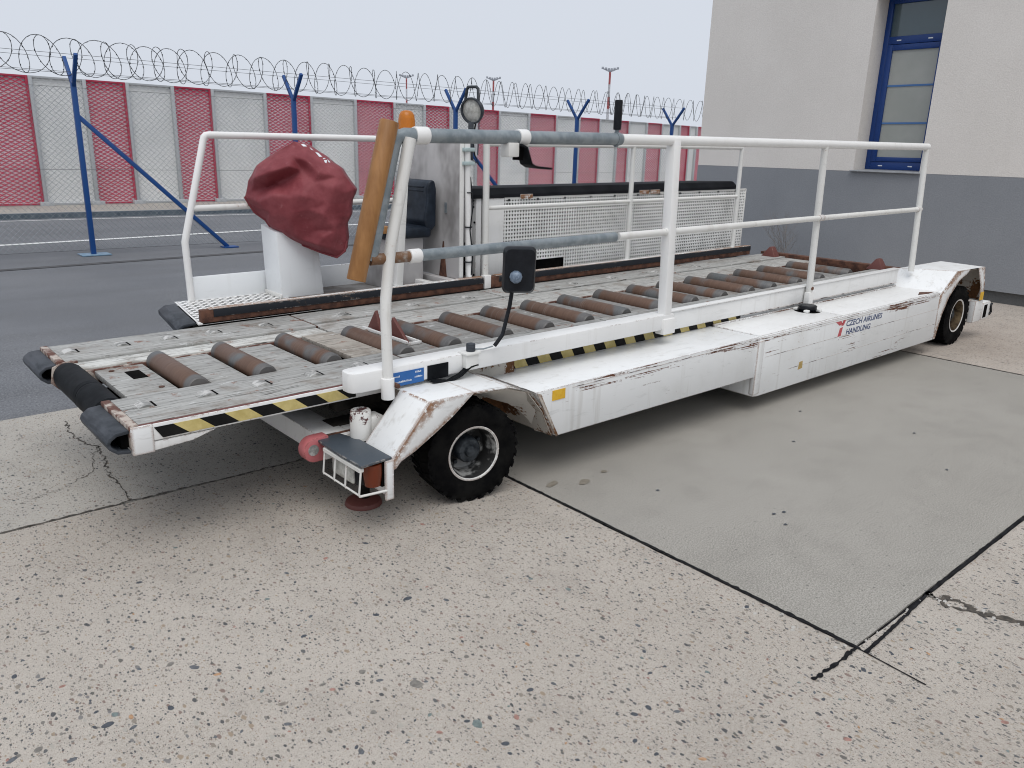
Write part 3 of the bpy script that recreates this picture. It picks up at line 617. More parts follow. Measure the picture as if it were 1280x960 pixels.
for z in (2.70, 2.21): build('blue_bar', MB().box(wx+.002, wx+.011, yr+.14, yl-.14, z-.012, z+.012), 'ltblue', win, smooth=0)
build('window_sill', MB().prism([(BX-.05, zb-.005), (BX-.05, zb+.012), (BX+.34, zb+.03), (BX+.34, zb+.008)], 'Y', yr-.03, yl+.03), 'sill', win, bevel=.002)
for y in (yr+.28, yl-.22):
    for za_, xo in ((3.275, .006), (zb+.075, .003)): build('drain_cap', MB().box(wx-xo, wx-xo+.004, y-.03, y+.03, za_, za_+.015), 'ink', win, smooth=0)
# dry weed in front of the wall
wd = MB()
def twig(p, d, L, r, lev):
    p = Vector(p); pts = [p]; dd = Vector(d).normalized(); n = 5
    for i in range(n):
        dd = (dd+Vector((random.uniform(-.12, .12), random.uniform(-.12, .12), random.uniform(-.05, .08)))).normalized(); pts.append(pts[-1]+dd*L/n)
    wd.path(pts, [r*(1-.14*i) for i in range(n+1)], 3, False)
    if lev:
        for i in range(1, n+1):
            for s_ in range(2): twig(pts[i], (dd+Vector((random.uniform(-.7, .7), random.uniform(-1, 1), random.uniform(-.1, .5)))), L*.42, r*.6, lev-1)
for k in range(4): twig((9.95+random.uniform(-.05, .05), 2.87+random.uniform(-.12, .12), 0), (random.uniform(-.1, .1), random.uniform(-.25, .45), 1), random.uniform(.55, .75), .0035, 2)
build('dry_weed', wd, 'twig', dbl=False, smooth=0, label='thin dry branching weed growing against the grey wall behind the loader', category='weed')

# ================================================================== THE CARGO LOADER
M['rustline'] = simple('broken_rust_line', (.05, .022, .016), (.62, .58, .55), 2.2, .8, lo=.40, hi=.50, bs=.3, stretch=(4.5, 1, 8))
LD = thing('cargo_loader', (3.6, .8, 0), 'low white airport container loader with rusty roller deck and handrails', 'loader')
def P(name, mb, mat, parent=None, **k): return build(name, mb, mat, parent or LD, veh=True, **k)
ZD, W = .634, 1.62
# ---- deck boards
seams = [(.035, 1.45), (1.465, 3.05), (3.065, 4.9), (4.915, 7.05)]
for i, (xa, xb) in enumerate(seams):
    P('deck_board', MB().box(xa, xb, .022, .412 if i == 0 else .318, ZD-.028, ZD), 'board', bevel=.003)
    P('deck_board', MB().box(xa, xb, 1.222 if i == 0 else 1.312, W-.012, ZD-.028, ZD), 'board', bevel=.003)
for (ya, yb) in ((0, .415), (1.22, W)):
    P('edge_angle', MB().box(-.004, .033, ya, yb, ZD-.10, ZD+.003), 'rustedge', bevel=.004)
for ya, yb in ((.02, .412), (1.222, W)): P('seam_strip', MB().box(1.451, 1.464, ya, yb, ZD-.03, ZD-.004), 'rust')
P('edge_bead', MB().box(.03, 7.05, .003, .021, ZD-.03, ZD-.002), 'maroon', bevel=.002)
P('ledge', MB().box(.03, 1.45, 1.065, 1.216, ZD-.05, ZD-.012), 'ledge', bevel=.004)
for xa, xb in ((1.465, 3.05), (3.06, 5.1), (5.11, 7.05)): P('ledge', MB().box(xa, xb, .995, 1.304, ZD-.05, ZD-.010), 'ledge2', bevel=.004)
P('inner_rail', MB().box(.05, 1.45, 1.045, 1.064, ZD-.10, ZD-.02), 'rustedge', bevel=.003)
P('inner_rail', MB().box(.1, 1.45, .413, .425, ZD-.10, ZD-.006), 'rustedge', bevel=.003)
P('inner_rail', MB().box(1.465, 7.05, .982, .994, ZD-.10, ZD-.012), 'rustedge', bevel=.003)
P('inner_rail', MB().box(1.465, 7.05, .319, .328, ZD-.10, ZD-.006), 'rustedge', bevel=.003)
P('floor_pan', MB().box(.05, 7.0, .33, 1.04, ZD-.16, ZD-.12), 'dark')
# small castors let into the boards
def castor(x, y):
    k = P('castor_pocket', MB().box(x-.048, x+.048, y-.040, y+.040, ZD-.02, ZD+.0012), 'board')
    P('castor', MB().tube((x, y-.036, ZD-.046), (x, y+.036, ZD-.046), .058, 24), 'castor', k)
    P('pocket_gap', MB().box(x+.030, x+.042, y-.0395, y+.0395, ZD-.01, ZD+.0022), 'dark', k)
M['castor'] = simple('scuffed_castor', (.22, .22, .21), (.55, .54, .52), 18, .5, lo=.4, hi=.6)
for x in (.13, .40, .66, .93, 1.2): castor(x, .25)
for x in (.10, .36, .62, .88, 1.2, 1.75, 2.3, 2.8, 3.4, 3.9, 4.4, 5.0, 5.6): castor(x, 1.42)
# rollers and the boards between them
RX = [.43, .77, 1.14, 1.54, 1.87, 2.27, 2.62, 2.99, 3.36, 3.75, 4.14, 4.52, 4.90, 5.23, 5.64, 6.03, 6.55]
rr = .056; Z0 = ZD-.022
rm = MB().lathe([(.0, -.31), (rr*.86, -.31), (rr, -.298), (rr, .298), (rr*.86, .31), (0, .31)], (0, .735, 0), (0, 1, 0), 24)
rm2 = MB().lathe([(.0, -.325), (rr*.95, -.325), (rr*1.1, -.312), (rr*1.1, .312), (rr*.95, .325), (0, .325)], (0, .655, 0), (0, 1, 0), 24)
rol0 = rol1 = None
for x in RX:
    if x > 1.5:
        if rol1 is None: rol1 = build('roller', rm2, 'roller', LD, smooth=35); r_ = rol1; place(r_, LD, (x, .655, Z0-.004+vz(x)))
        else: r_ = copy_to(rol1, LD, (x, .655, Z0-.004+vz(x)))
    elif rol0 is None:
        rol0 = build('roller', rm, 'roller', LD, smooth=35); r_ = rol0; place(r_, LD, (x, .735, Z0+vz(x)))
    else: r_ = copy_to(rol0, LD, (x, .735, Z0+vz(x)))
    r_.rotation_euler = (0, random.uniform(0, 6), 0)
gaps = list(zip(RX[:-1], RX[1:]))
for i, (a, b) in enumerate(gaps):
    hi = ZD-.004 if i == 2 else ZD-.022
    P('plank', MB().box(a+.08 if i != 2 else a+.12, b-.078, .432 if i < 3 else .332, 1.04 if i < 3 else .978, hi-.03, hi), 'plankr' if i == 2 else ('board' if i < 2 else 'boardd'), bevel=.003)
p0 = P('plank', MB().box(.125, .355, .432, 1.04, ZD-.055, ZD-.024), 'board', bevel=.003)
P('square_hole', MB().box(.235, .305, .77, .925, ZD-.05, ZD-.0225), 'dark', p0)  # solid block, the hole's inner shade painted as near-black
for x, y in ((.19, .98), (.3, .56)): P('bolt_head', MB().tube((x, y, ZD-.03), (x, y, ZD-.02), .014, 8), 'rust', p0)
P('front_roller', MB().lathe([(0, -.385), (.06, -.385), (.072, -.37), (.074, -.1), (.0745, -.09), (.0725, -.085), (.0745, -.08), (.0725, -.07), (.0745, -.06), (.0725, -.05), (.0745, -.04), (.073, -.03), (.074, .34), (.068, .385), (0, .385)], (.035, .815, ZD-.07), (0, 1, 0), 28), 'rubber')
P('roller_bracket', MB().prism([(-.045, ZD-.10), (-.03, ZD-.02), (.02, ZD+.0), (.09, ZD-.0), (.09, ZD-.13), (-.01, ZD-.14)], 'Y', 1.203, 1.218), 'rustedge', bevel=.003)
# flip-up stops
def stop(x, ya, yb, yap, h):
    t = .022; mb = MB().add([(x, ya, ZD-.03), (x, yb, ZD-.03), (x, yap, ZD+h), (x+t, ya, ZD-.03), (x+t, yb, ZD-.03), (x+t, yap, ZD+h)], [(0, 1, 2), (5, 4, 3), (0, 3, 4, 1), (1, 4, 5, 2), (2, 5, 3, 0)])
    P('stop_plate', mb, 'maroon', bevel=.003)
stop(1.715, 1.06, .89, .955, .11); stop(1.705, .79, .575, .745, .105)
P('stop_frame', MB().box(1.68, 1.692, .55, 1.06, ZD-.02, ZD-.002).box(1.752, 1.764, .52, 1.06, ZD-.02, ZD-.002).box(1.68, 1.764, .515, .53, ZD-.02, ZD-.002), 'white', bevel=.002)
for (x, y) in ((7.0, 1.44), (7.07, .30)):
    P('rear_stop', MB().add([(x-.1, y-.09, ZD-.01), (x+.02, y-.09, ZD-.01), (x+.02, y+.09, ZD-.01), (x-.1, y+.09, ZD-.01), (x-.05, y-.015, ZD+.10), (x+.02, y-.015, ZD+.10), (x+.02, y+.02, ZD+.10), (x-.05, y+.02, ZD+.10)],
      [(3, 2, 1, 0), (4, 5, 6, 7), (0, 1, 5, 4), (1, 2, 6, 5), (2, 3, 7, 6), (3, 0, 4, 7)]), 'maroon', bevel=.012)
P('rear_rail', MB().box(7.052, 7.14, .0, W, ZD-.1, ZD+.028), 'rust', bevel=.004)
# ---- front rubber buffers (hollow D section)
def buffer(y0, y1, x=-.006, z=ZD):
    out = [(x, z-.012), (x-.05, z-.016), (x-.078, z-.035), (x-.088, z-.055), (x-.08, z-.08), (x-.05, z-.105), (x, z-.112)]
    inn = [(x, z-.098), (x-.045, z-.092), (x-.068, z-.072), (x-.073, z-.055), (x-.066, z-.044), (x-.045, z-.03), (x, z-.027)]
    b = P('buffer', MB().prism(out+inn, 'Y', y0, y1), 'bumper', bevel=.003)
    P('buffer_core', MB().box(x-.03, x-.001, y0+.02, y1-.02, z-.09, z-.035), 'dark', b)
buffer(.002, .413); buffer(1.222, 1.618)
# ---- near edge channel with hazard tape
ch = P('edge_channel', MB().box(.085, 7.05, -.004, .004, .560, ZD-.004).box(.085, 7.05, .004, .06, .555, .565), 'white', bevel=.002)
P('end_plate', MB().box(-.001, .084, -.008, .012, .512, ZD-.003), 'arch', bevel=.003)
P('edge_gusset', MB().prism([(.085, .553), (.34, .553), (.24, .525), (.085, .515)], 'Y', -.001, .008), 'white', bevel=.002)
def stripes(x0, x1, y, za, zb_, p=.108, sl=.062):
    x = x0; k = 0
    while x < x1:
        a, b = x, x+p
        f = lambda u: max(x0, min(x1, u))
        mb = MB().prism([(f(a+sl/2), za), (f(b+sl/2), za), (f(b-sl/2), zb_), (f(a-sl/2), zb_)], 'Y', y-.0025, y)
        P('hazard_stripe', mb, 'hblack' if k % 2 == 0 else 'yellow', ch, smooth=0); x += p; k += 1
stripes(.088, 1.02, -.0045, .566, .616); stripes(1.55, 4.25, -.0045, .532, .620, .094, .05)
P('lower_channel', MB().box(1.5, 7.05, .0, .05, .50, .556), 'white', bevel=.002)
# ---- side beam carrying the near handrail
bm_ = P('side_beam', MB().prism([(.965, -.155), (.93, -.145), (.915, -.12), (.915, -.07), (.93, -.045), (.965, -.035), (3.262, -.035), (3.262, -.155)], 'Z', .630, .726), 'white', bevel=.007, segs=2)
ep = P('edge_plate', MB().box(3.255, 6.745, -.030, -.014, .572, .697), 'white', bevel=.003)
P('edge_lip', MB().box(3.262, 6.745, -.040, .018, .6975, .707), 'rail', ep, bevel=.003)
P('rusty_seam', MB().box(4.26, 6.74, -.0335, -.0305, .570, .5745), 'rustline', ep)
sg = P('blue_sign', MB().box(1.118, 1.312, -.1595, -.1555, .628, .696), 'blue', bm_)
for (x, z, ww) in ((1.122, .672, .052), (1.262, .679, .036), (1.122, .646, .012), (1.142, .644, .100), (1.258, .655, .046)):
    n = max(2, int(ww/.0062)); mb = MB(); random.seed(int(x*1000+z*777))
    for k in range(n):
        xx = x+k*ww/n; h = random.choice((.006, .008, .009)); mb.box(xx, xx+ww/n*.62, -.1603, -.1596, z, z+h)
    P('sign_lettering', mb, 'ink', sg, smooth=0)
P('black_pad', MB().box(1.335, 1.46, -.160, -.1555, .625, .700), 'rubber', bm_)
P('rubber_strap', MB().sheet([(1.35, .632), (1.45, .612), (1.52, .632), (1.58, .668), (1.63, .672)], 'Y', -.19, -.158, .014), 'rubber', bm_, bevel=.003)
br_ = P('mirror_bracket', MB().box(1.55, 1.63, -.19, -.1555, .655, .730).box(1.545, 1.64, -.20, -.12, .7225, .735), 'raildirty', bm_, bevel=.004)
P('bracket_bolt', MB().tube((1.60, -.16, .73), (1.60, -.16, .775), .024, 12), 'bumper', br_, bevel=.003)
P('tie_wire', MB().path([(1.62, -.16, .742), (1.68, -.165, .735), (1.735, -.17, .742)], .004, 6), 'galv', br_)
# mirror
mir = P('mirror', MB().path([(1.74, -.18, .745), (1.75, -.185, .76), (1.785, -.19, .80), (1.82, -.20, .95), (1.845, -.205, 1.12)], .011, 8), 'black')
mc = Vector((1.845, -.235, 1.14)); md = Vector((.80, -.60, 0)).normalized() ; mn = Vector((-.60, -.80, 0)).normalized(); mu = Vector((.03, 0, 1)).normalized()
def rrect(hw, hh, r, n=5):
    o_ = []
    for cx, cy, a0 in ((hw-r, hh-r, 0), (-hw+r, hh-r, 90), (-hw+r, -hh+r, 180), (hw-r, -hh+r, 270)):
        for k in range(n+1): a = math.radians(a0+90*k/n); o_.append((cx+r*math.cos(a), cy+r*math.sin(a)))
    return o_
mb = MB(); rings = []
for sc_, dp in ((.90, .045), (1.0, .02), (1.0, -.012), (.95, -.022)):
    b0 = len(mb.v); pl = rrect(.083*sc_, .117*sc_, .028)
    mb.v += [mc+md*a+mu*b+mn*dp for a, b in pl]; rings.append((b0, len(pl)))
for (a, n), (b, _) in zip(rings[:-1], rings[1:]): mb.f += [(a+i, a+(i+1) % n, b+(i+1) % n, b+i) for i in range(n)]
mb.f.append(tuple(range(rings[0][0], rings[0][0]+rings[0][1]))); mb.f.append(tuple(range(rings[-1][0], rings[-1][0]+rings[-1][1])))
hsg = P('mirror_housing', mb, 'black', mir, smooth=50)
kb_ = MB(); 
kb_.lathe([(0, .035), (.018, .034), (.030, .022), (.033, .0), (.030, -.015)], mc+mn*.055-md*.018-mu*.03, mn, 10)
P('ball_knob', kb_, 'knob', mir, smooth=60)
gl = NT('mirror_silver').fin((.8, .8, .8), .05, 1.0)
mb = MB(); pl = rrect(.072, .112, .02); mb.v = [mc+md*a+mu*b-mn*.0235 for a, b in pl]; mb.f = [tuple(range(len(pl)))]
P('mirror_glass', mb, gl, mir, smooth=0)
# ---- near handrail
YB, YT = -.125, -.066
def yrail(z): return YB+(YT-YB)*(z-.62)/(1.785-.62)
ZT, ZM = 1.785, 1.245
tr = P('top_rail', MB().tube((2.72, yrail(ZT), ZT), (6.84, yrail(ZT), ZT+.004), .030, 16), 'rail')
P('mid_rail', MB().tube((2.74, yrail(ZM), ZM-.005), (6.82, yrail(ZM), ZM), .021, 14), 'raildirty')
def post(x, sq, r, zb_, xt=None, ztop=ZT):
    xt = xt or x; a, b = (x, yrail(zb_), zb_), (xt, yrail(ztop), ztop)
    mb = MB().beam(a, b, r*2, r*2, (1, 0, 0)) if sq else MB().tube(a, b, r, 14)
    return P('handrail_post', mb, 'rail' if sq else 'raildirty', bevel=.008 if sq else 0)
mp = post(3.20, True, .033, .60, 3.225, 1.80)
P('post_sleeve', MB().box(3.145, 3.262, -.17, -.10, .60, .70), 'rail', mp, bevel=.005)
p2 = P('handrail_post', MB().tube((5.10, -.062, .575), (5.04, yrail(ZT), ZT), .026, 14), 'raildirty')
P('post_bolt', MB().tube((5.095, -.094, .69), (5.095, -.084, .69), .014, 8), 'rust', p2)
P('post_foot', MB().box(5.065, 5.135, -.088, -.041, .565, .66), 'rail', p2, bevel=.006)
p3 = post(6.80, False, .026, .685, 6.82)
fpst = P('front_post', MB().path([(1.10, -.165, .585), (1.103, -.165, .70), (1.112, -.14, .98), (1.122, -.128, 1.05), (1.165, -.105, 1.28), (1.285, -.095, 1.765)], [.026, .026, .026, .027, .028, .03], 8), 'raildirty', smooth=50)
P('post_foot', MB().path([(1.10, -.168, .58), (1.10, -.168, .685)], .033, 10), 'rail', fpst, bevel=.006)
P('post_bolt', MB().tube((1.135, -.205, .645), (1.135, -.16, .645), .012, 8), 'rust', fpst)
gt = P('sliding_top_tube', MB().path([(2.735, yrail(ZT), ZT), (1.275, yrail(ZT), ZT-.008), (1.235, yrail(ZT), ZT-.018), (1.215, yrail(ZT), ZT-.05), (1.068, -.085, 1.225)], .0335, 16), 'galv', smooth=50)
P('sleeve', MB().tube((1.325, yrail(ZT), ZT-.008), (1.40, yrail(ZT), ZT-.007), .040, 16), 'rail', gt, bevel=.004)
P('sleeve', MB().tube((1.955, yrail(ZT), ZT-.004), (2.02, yrail(ZT), ZT-.004), .040, 16), 'rail', gt, bevel=.004)
P('end_ring', MB().tube((2.69, yrail(ZT), ZT), (2.715, yrail(ZT), ZT), .037, 16), 'galv', gt)
mt_ = P('sliding_mid_tube', MB().tube((1.30, yrail(1.235)-.002, 1.232), (2.71, yrail(1.24)-.002, 1.238), .028, 16), 'galv')
P('rusty_sleeve', MB().tube((1.06, yrail(1.235)-.002, 1.232), (1.285, yrail(1.235)-.002, 1.232), .026, 14), M.setdefault('rusttube', simple('rusty_tube', (.17, .085, .04), (.33, .30, .27), 14, .6, lo=.45, hi=.62)), mt_)
P('sleeve', MB().tube((1.272, yrail(1.235)-.002, 1.232), (1.335, yrail(1.235)-.002, 1.232), .034, 16), 'rail', mt_, bevel=.004)
P('bumper_tube', MB().tube((1.178, -.095, 1.835), (.985, -.10, 1.145), .043, 18), 'browntube', gt, bevel=.004)
gp = P('hand_grip', MB().lathe([(0, -.08), (.021, -.08), (.023, -.07), (.023, .07), (.021, .08), (0, .08)], (2.705, yrail(ZT), 1.915), (0, 0, 1), 14), 'black')
P('grip_stem', MB().tube((2.705, yrail(ZT), 1.74), (2.705, yrail(ZT), 1.85), .012, 8), 'galv', gp)
fl = P('sensor_block', MB().box(1.875, 1.945, -.10, -.03, 1.685, 1.755), 'raildirty', bevel=.006)
P('rubber_flap', MB().sheet([(1.945, 1.75), (1.985, 1.735), (2.02, 1.655), (2.05, 1.642), (2.16, 1.632)], 'Y', -.12, -.03, .010), 'rubber', fl, bevel=.002)
P('flap_core', MB().box(1.946, 1.975, -.095, -.045, 1.67, 1.73), 'dark', fl)
for x, pr in ((5.065, p2), (6.81, p3)): P('weld_collar', MB().tube((x-.034, yrail(ZM), ZM-.001), (x+.034, yrail(ZM), ZM-.001), .0245, 12), 'arch', pr, bevel=.003)
P('weld_collar', MB().tube((3.165, yrail(ZM), ZM-.003), (3.265, yrail(ZM), ZM-.003), .0245, 12), 'raildirty', mp, bevel=.003)
# ---- far kerb rail
YC = 1.62
for xa, xb in ((.885, 3.115), (3.195, 6.84)):
    k_ = P('side_kerb', MB().box(xa, xb, YC, YC+.05, ZD+.005, ZD+.096), 'rust', bevel=.004)
    P('kerb_top', MB().box(xa+.05, xb-.002, YC-.003, YC+.053, ZD+.0965, ZD+.102), 'arch', k_, bevel=.002)
    P('kerb_facing', MB().box(xa+.075, xb-.002, YC-.006, YC-.0005, ZD+.048, ZD+.096), 'curb', k_, bevel=.002)
P('kerb_post_foot', MB().box(3.125, 3.19, YC-.004, YC+.05, ZD+.004, ZD+.11), 'rail', bevel=.004)
# ---- far handrail over the deck
YF = 1.65
P('far_top_rail', MB().tube((3.15, YF, 1.745), (6.53, YF, 1.752), .020, 12), 'raildirty')
P('far_mid_rail', MB().tube((3.15, YF, 1.265), (6.53, YF, 1.265), .017, 12), 'raildirty')
for x in (3.155, 4.85, 6.54): P('far_post', MB().tube((x, YF, ZD+.06), (x-.01, YF, 1.75), .026 if x < 3.3 else .022, 12), 'raildirty')
# ---- operator platform
PZ = .652
mb = MB(); cx_, cy_ = .056, .038; x = .93
ix = 0
for j in range(19):
    yy = 1.672+j*cy_
    xf = .865+(yy-1.62)*.15
    x = xf-(cx_/2 if j % 2 else 0)
    while x < 1.68:
        a, b = max(x, xf), min(x+cx_, 1.68)
        if b-a < .02:
            x += cx_; 
            if b > a: mb.add([(a, yy, PZ), (b, yy, PZ), (b, yy+cy_, PZ), (a, yy+cy_, PZ)], [(0, 1, 2, 3)])
            continue
        h0, h1, g0, g1 = a+.011, b-.011, yy+.009, yy+cy_-.009
        mb.add([(a, yy, PZ), (b, yy, PZ), (b, yy+cy_, PZ), (a, yy+cy_, PZ), (h0, g0, PZ), (h1, g0, PZ), (h1, g1, PZ), (h0, g1, PZ)], [(0, 1, 5, 4), (1, 2, 6, 5), (2, 3, 7, 6), (3, 0, 4, 7)])
        x += cx_
pl_ = P('perforated_plate', mb, 'rail', smooth=0)
P('plate_underside', MB().box(.93, 1.70, 1.68, 2.40, PZ-.06, PZ-.03), 'dark', pl_)
P('plate_margin', MB().prism([(.862, 1.62), (1.7, 1.62), (1.7, 1.671), (.868, 1.671)], 'Z', PZ-.012, PZ+.001), 'rail', pl_, bevel=.002)
P('platform_floor', MB().box(1.69, 3.2, 1.675, 2.42, PZ-.03, PZ-.004), M.setdefault('floorp', simple('grimy_floor_plate', (.10, .085, .075), (.24, .235, .23), 4, .7)))
out = [(0, 0), (-.055, -.004), (-.085, -.03), (-.085, -.055), (-.06, -.09), (0, -.10)]; inn = [(0, -.086), (-.055, -.076), (-.070, -.05), (-.070, -.035), (-.05, -.02), (0, -.015)]
mb = MB(); n = len(out)*2; o1 = [(a, b) for a, b in out+inn]
for yy, xo in ((1.66, .862), (2.33, .962)): mb.v += [Vector((xo+a*1.3, yy+a*-.2, PZ-.002+b*1.1)) for a, b in o1]
mb.f = [tuple(range(n)), tuple(range(2*n-1, n-1, -1))]+[(i, i+n, (i+1) % n+n, (i+1) % n) for i in range(n)]
P('platform_buffer', mb, 'bumper', bevel=.003)
YK = 2.36
P('kick_panel', MB().box(1.085, 1.66, YK, YK+.02, PZ-.02, PZ+.165), 'console', bevel=.004)
P('kick_panel', MB().box(1.96, 3.05, YK, YK+.02, PZ-.02, PZ+.160), 'console', bevel=.004)
P('guard_rail', MB().path([(1.085, YK, PZ-.02), (1.075, YK, 1.06), (1.085, YK, 1.10), (1.26, YK, 1.75), (1.275, YK, 1.765), (1.30, YK, 1.768), (2.95, YK, 1.765)], .024, 14), 'rail', smooth=50)
gmr = P('guard_mid_rail', MB().tube((1.14, YK, 1.285), (2.95, YK, 1.29), .021, 12), 'raildirty')
for x in (2.32, 2.50): P('rail_clip', MB().tube((x, YK, 1.285), (x+.045, YK, 1.285), .028, 10), 'black', gmr)
P('far_skirt', MB().box(.98, 7.4, 2.385, 2.41, .10, PZ-.03), 'white', bevel=.004)  # unseen far side, brought lower to keep light out underneath
P('platform_shade_panel', MB().box(.955, .975, 1.64, 2.384, .16, PZ-.11), 'under', bevel=.004)  # panel added below the platform to stop light leaking underneath
# console
con = P('console', MB().add([(1.63, 2.085, PZ-.002), (1.965, 2.085, PZ-.002), (1.965, 2.345, PZ-.002), (1.63, 2.345, PZ-.002), (1.615, 2.09, 1.12), (1.925, 2.09, 1.12), (1.925, 2.345, 1.16), (1.615, 2.345, 1.16)],
   [(3, 2, 1, 0), (4, 5, 6, 7), (0, 1, 5, 4), (1, 2, 6, 5), (2, 3, 7, 6), (3, 0, 4, 7)]), 'console', bevel=.008)
P('console_skirting', MB().box(1.622, 1.632, 2.08, 2.35, PZ, PZ+.03), 'raildirty', con, bevel=.003)
P('control_head', MB().box(1.70, 1.98, 2.08, 2.30, 1.12, 1.36), 'console', con, bevel=.03)
# beacon post
bc = P('beacon_post', MB().beam((2.335, 1.655, ZD+.1), (2.42, 1.66, 1.80), .055, .055, (1, 0, 0)), 'raildirty', bevel=.005)
bb = P('beacon', MB().lathe([(0, 0), (.066, 0), (.066, .03), (.058, .04), (.0, .04)], (2.43, 1.66, 1.795), (0, 0, 1), 20), 'black', bc)
P('beacon_lens', MB().lathe([(.060, .0), (.059, .06), (.054, .095), (.040, .117), (.02, .125), (0, .127)], (2.43, 1.66, 1.833), (0, 0, 1), 24), 'orange', bb, smooth=45)
# back panel with seat
bp_ = P('back_panel', MB().box(2.93, 2.955, 1.70, 2.46, .72, 1.745), 'greypanel', bevel=.004)
P('panel_edge', MB().box(2.925, 2.96, 1.685, 1.699, .70, 1.75), 'raildirty', bp_, bevel=.003)
P('panel_foot', MB().box(2.86, 2.929, 1.70, 2.44, .655, .72), 'greypanel', bp_, bevel=.005)
P('floor_beam', MB().box(2.72, 2.78, 1.68, 2.44, PZ-.003, PZ+.05), 'white', bp_, bevel=.005)
P('rust_gusset', MB().add([(2.918, 1.86, .72), (2.918, 1.95, .72), (2.918, 1.90, 1.0), (2.929, 1.86, .72), (2.929, 1.95, .72), (2.929, 1.90, 1.0)], [(0, 1, 2), (5, 4, 3), (0, 3, 4, 1), (1, 4, 5, 2), (2, 5, 3, 0)]), 'rust', bp_)
st = P('seat', MB().box(2.42, 2.84, 1.93, 2.34, 1.03, 1.12), 'seat', bevel=.03, segs=3)
mb = MB()
prof = [(-.00, 1.08), (-.055, 1.10), (-.075, 1.16), (-.06, 1.24), (-.045, 1.32), (-.052, 1.40), (-.03, 1.455), (.0, 1.47), (.03, 1.46), (.045, 1.40), (.04, 1.12)]
mb.prism([(2.84+a, b) for a, b in prof], 'Y', 1.935, 2.36); bk = P('seat_back', mb, 'seat', st, bevel=.035, segs=4, smooth=60)
for z in (1.385, 1.415): P('seat_rib', MB().box(2.786, 2.80, 1.98, 2.32, z-.007, z+.007), 'seat', bk, bevel=.004)
P('seat_pedestal', MB().box(2.45, 2.80, 2.0, 2.30, PZ-.003, 1.03), 'greypanel', st, bevel=.006)
P('seat_board', MB().box(2.40, 2.46, 1.94, 2.12, 1.08, 1.135), 'browntube', st, bevel=.005)
P('buckle', MB().box(2.922, 2.929, 1.86, 1.885, 1.22, 1.30), 'galv', bp_)
# lamp mast and work lamp
ml = P('lamp_mast', MB().tube((3.03, 1.70, PZ), (2.985, 1.69, 1.80), .026, 14), 'rail')
for z in (1.70, 1.60): P('pipe_clamp', MB().box(2.94, 3.04, 1.655, 1.735, z-.014, z+.014), 'zinc', ml, bevel=.004)
P('cable', MB().path([(3.01, 1.672, 1.50), (3.035, 1.665, 1.30), (3.01, 1.668, 1.1), (3.04, 1.67, .9), (3.03, 1.672, .75)], .005, 6), 'black', ml)
for z in (1.12, 1.38, .85): P('cable_tie', MB().tube((3.01+.02*(1.2-z)*.3, 1.69, z), (3.01+.02*(1.2-z)*.3, 1.69, z+.008), .031, 12), 'black', ml)
wl = P('work_lamp_bracket', MB().box(3.05, 3.075, 1.72, 1.76, 1.62, 1.90).tube((3.10, 1.70, 1.66), (3.11, 1.70, 1.93), .005, 6), 'bumper', bevel=.003)
ln = Vector((-.93, -.32, -.22)).normalized(); lc = Vector((3.09, 1.75, 1.985))
wk = P('work_lamp', MB().lathe([(0, -.075), (.05, -.07), (.085, -.02), (.097, .01), (.097, .03), (.086, .032), (.084, .012)], lc, ln, 28), 'bumper', wl, smooth=50)
P('lamp_glass', MB().lathe([(.086, .012), (.06, .022), (0, .028)], lc, ln, 28), 'lens', wk, smooth=60)
sx_ = ln.cross(Vector((0, 0, 1))).normalized(); su = sx_.cross(ln)
P('lamp_handle', MB().path([lc-sx_*.055+su*.075, lc-sx_*.05+su*.15-ln*.02, lc-sx_*.035+su*.165-ln*.02, lc+sx_*.035+su*.165-ln*.02, lc+sx_*.05+su*.15-ln*.02, lc+sx_*.06+su*.075], .012, 8), 'bumper', wk, smooth=60)
P('lamp_cable', MB().path([lc-ln*.05-su*.05, lc-su*.2+sx_*.03, lc-su*.33+sx_*.03, lc-su*.40+sx_*.0, lc-su*.38+sx_*.05], .006, 6), 'black', wk)
# ---- engine enclosure with mesh side
EX0, EX1, EY, EZ0, EZ1 = 3.21, 6.90, 1.80, .66, 1.325
en = P('engine_enclosure', MB().box(EX0+.02, EX1-.02, EY+.03, 2.42, EZ0, EZ1-.01), 'under')
P('front_cover', MB().box(3.17, EX0+.019, EY+.0, 2.10, .68, 1.36), 'white', en, bevel=.01)
P('front_slot', MB().box(3.155, 3.169, 1.97, 2.06, .70, 1.22), 'dark', en)  # solid block painted dark for the shade in the opening
mb = MB()
for i in range(9): mb.box(3.160, 3.169, 1.835+i*.012, 1.840+i*.012, .70, .97)
P('front_grille', mb, 'dark', en, kind='stuff')
for y, z in ((1.83, 1.31), (1.83, 1.26), (1.815, 1.14), (1.86, 1.02), (1.86, .97), (1.815, .72), (1.84, .70)): P('cover_bolt', MB().tube((3.164, y, z), (3.172, y, z), .009, 8), 'black', en)
P('side_panel', MB().box(EX0+.03, 3.46, EY-.006, EY+.02, EZ0+.01, EZ1), 'white', en, bevel=.004)
mb = MB(); gx = .0305; tk = .0075
x = 3.475
hole = (3.83, 4.17, .655, .80)
def solid(x, z): return not (hole[0] < x < hole[1] and hole[2] < z < hole[3])
z0_, z1_ = EZ0+.02, EZ1-.005
while x < EX1:
    if hole[0] < x < hole[1]: mb.box(x-tk, x+tk, EY-.004, EY, hole[3], z1_)
    else: mb.box(x-tk, x+tk, EY-.004, EY, z0_, z1_)
    x += gx
z = z0_
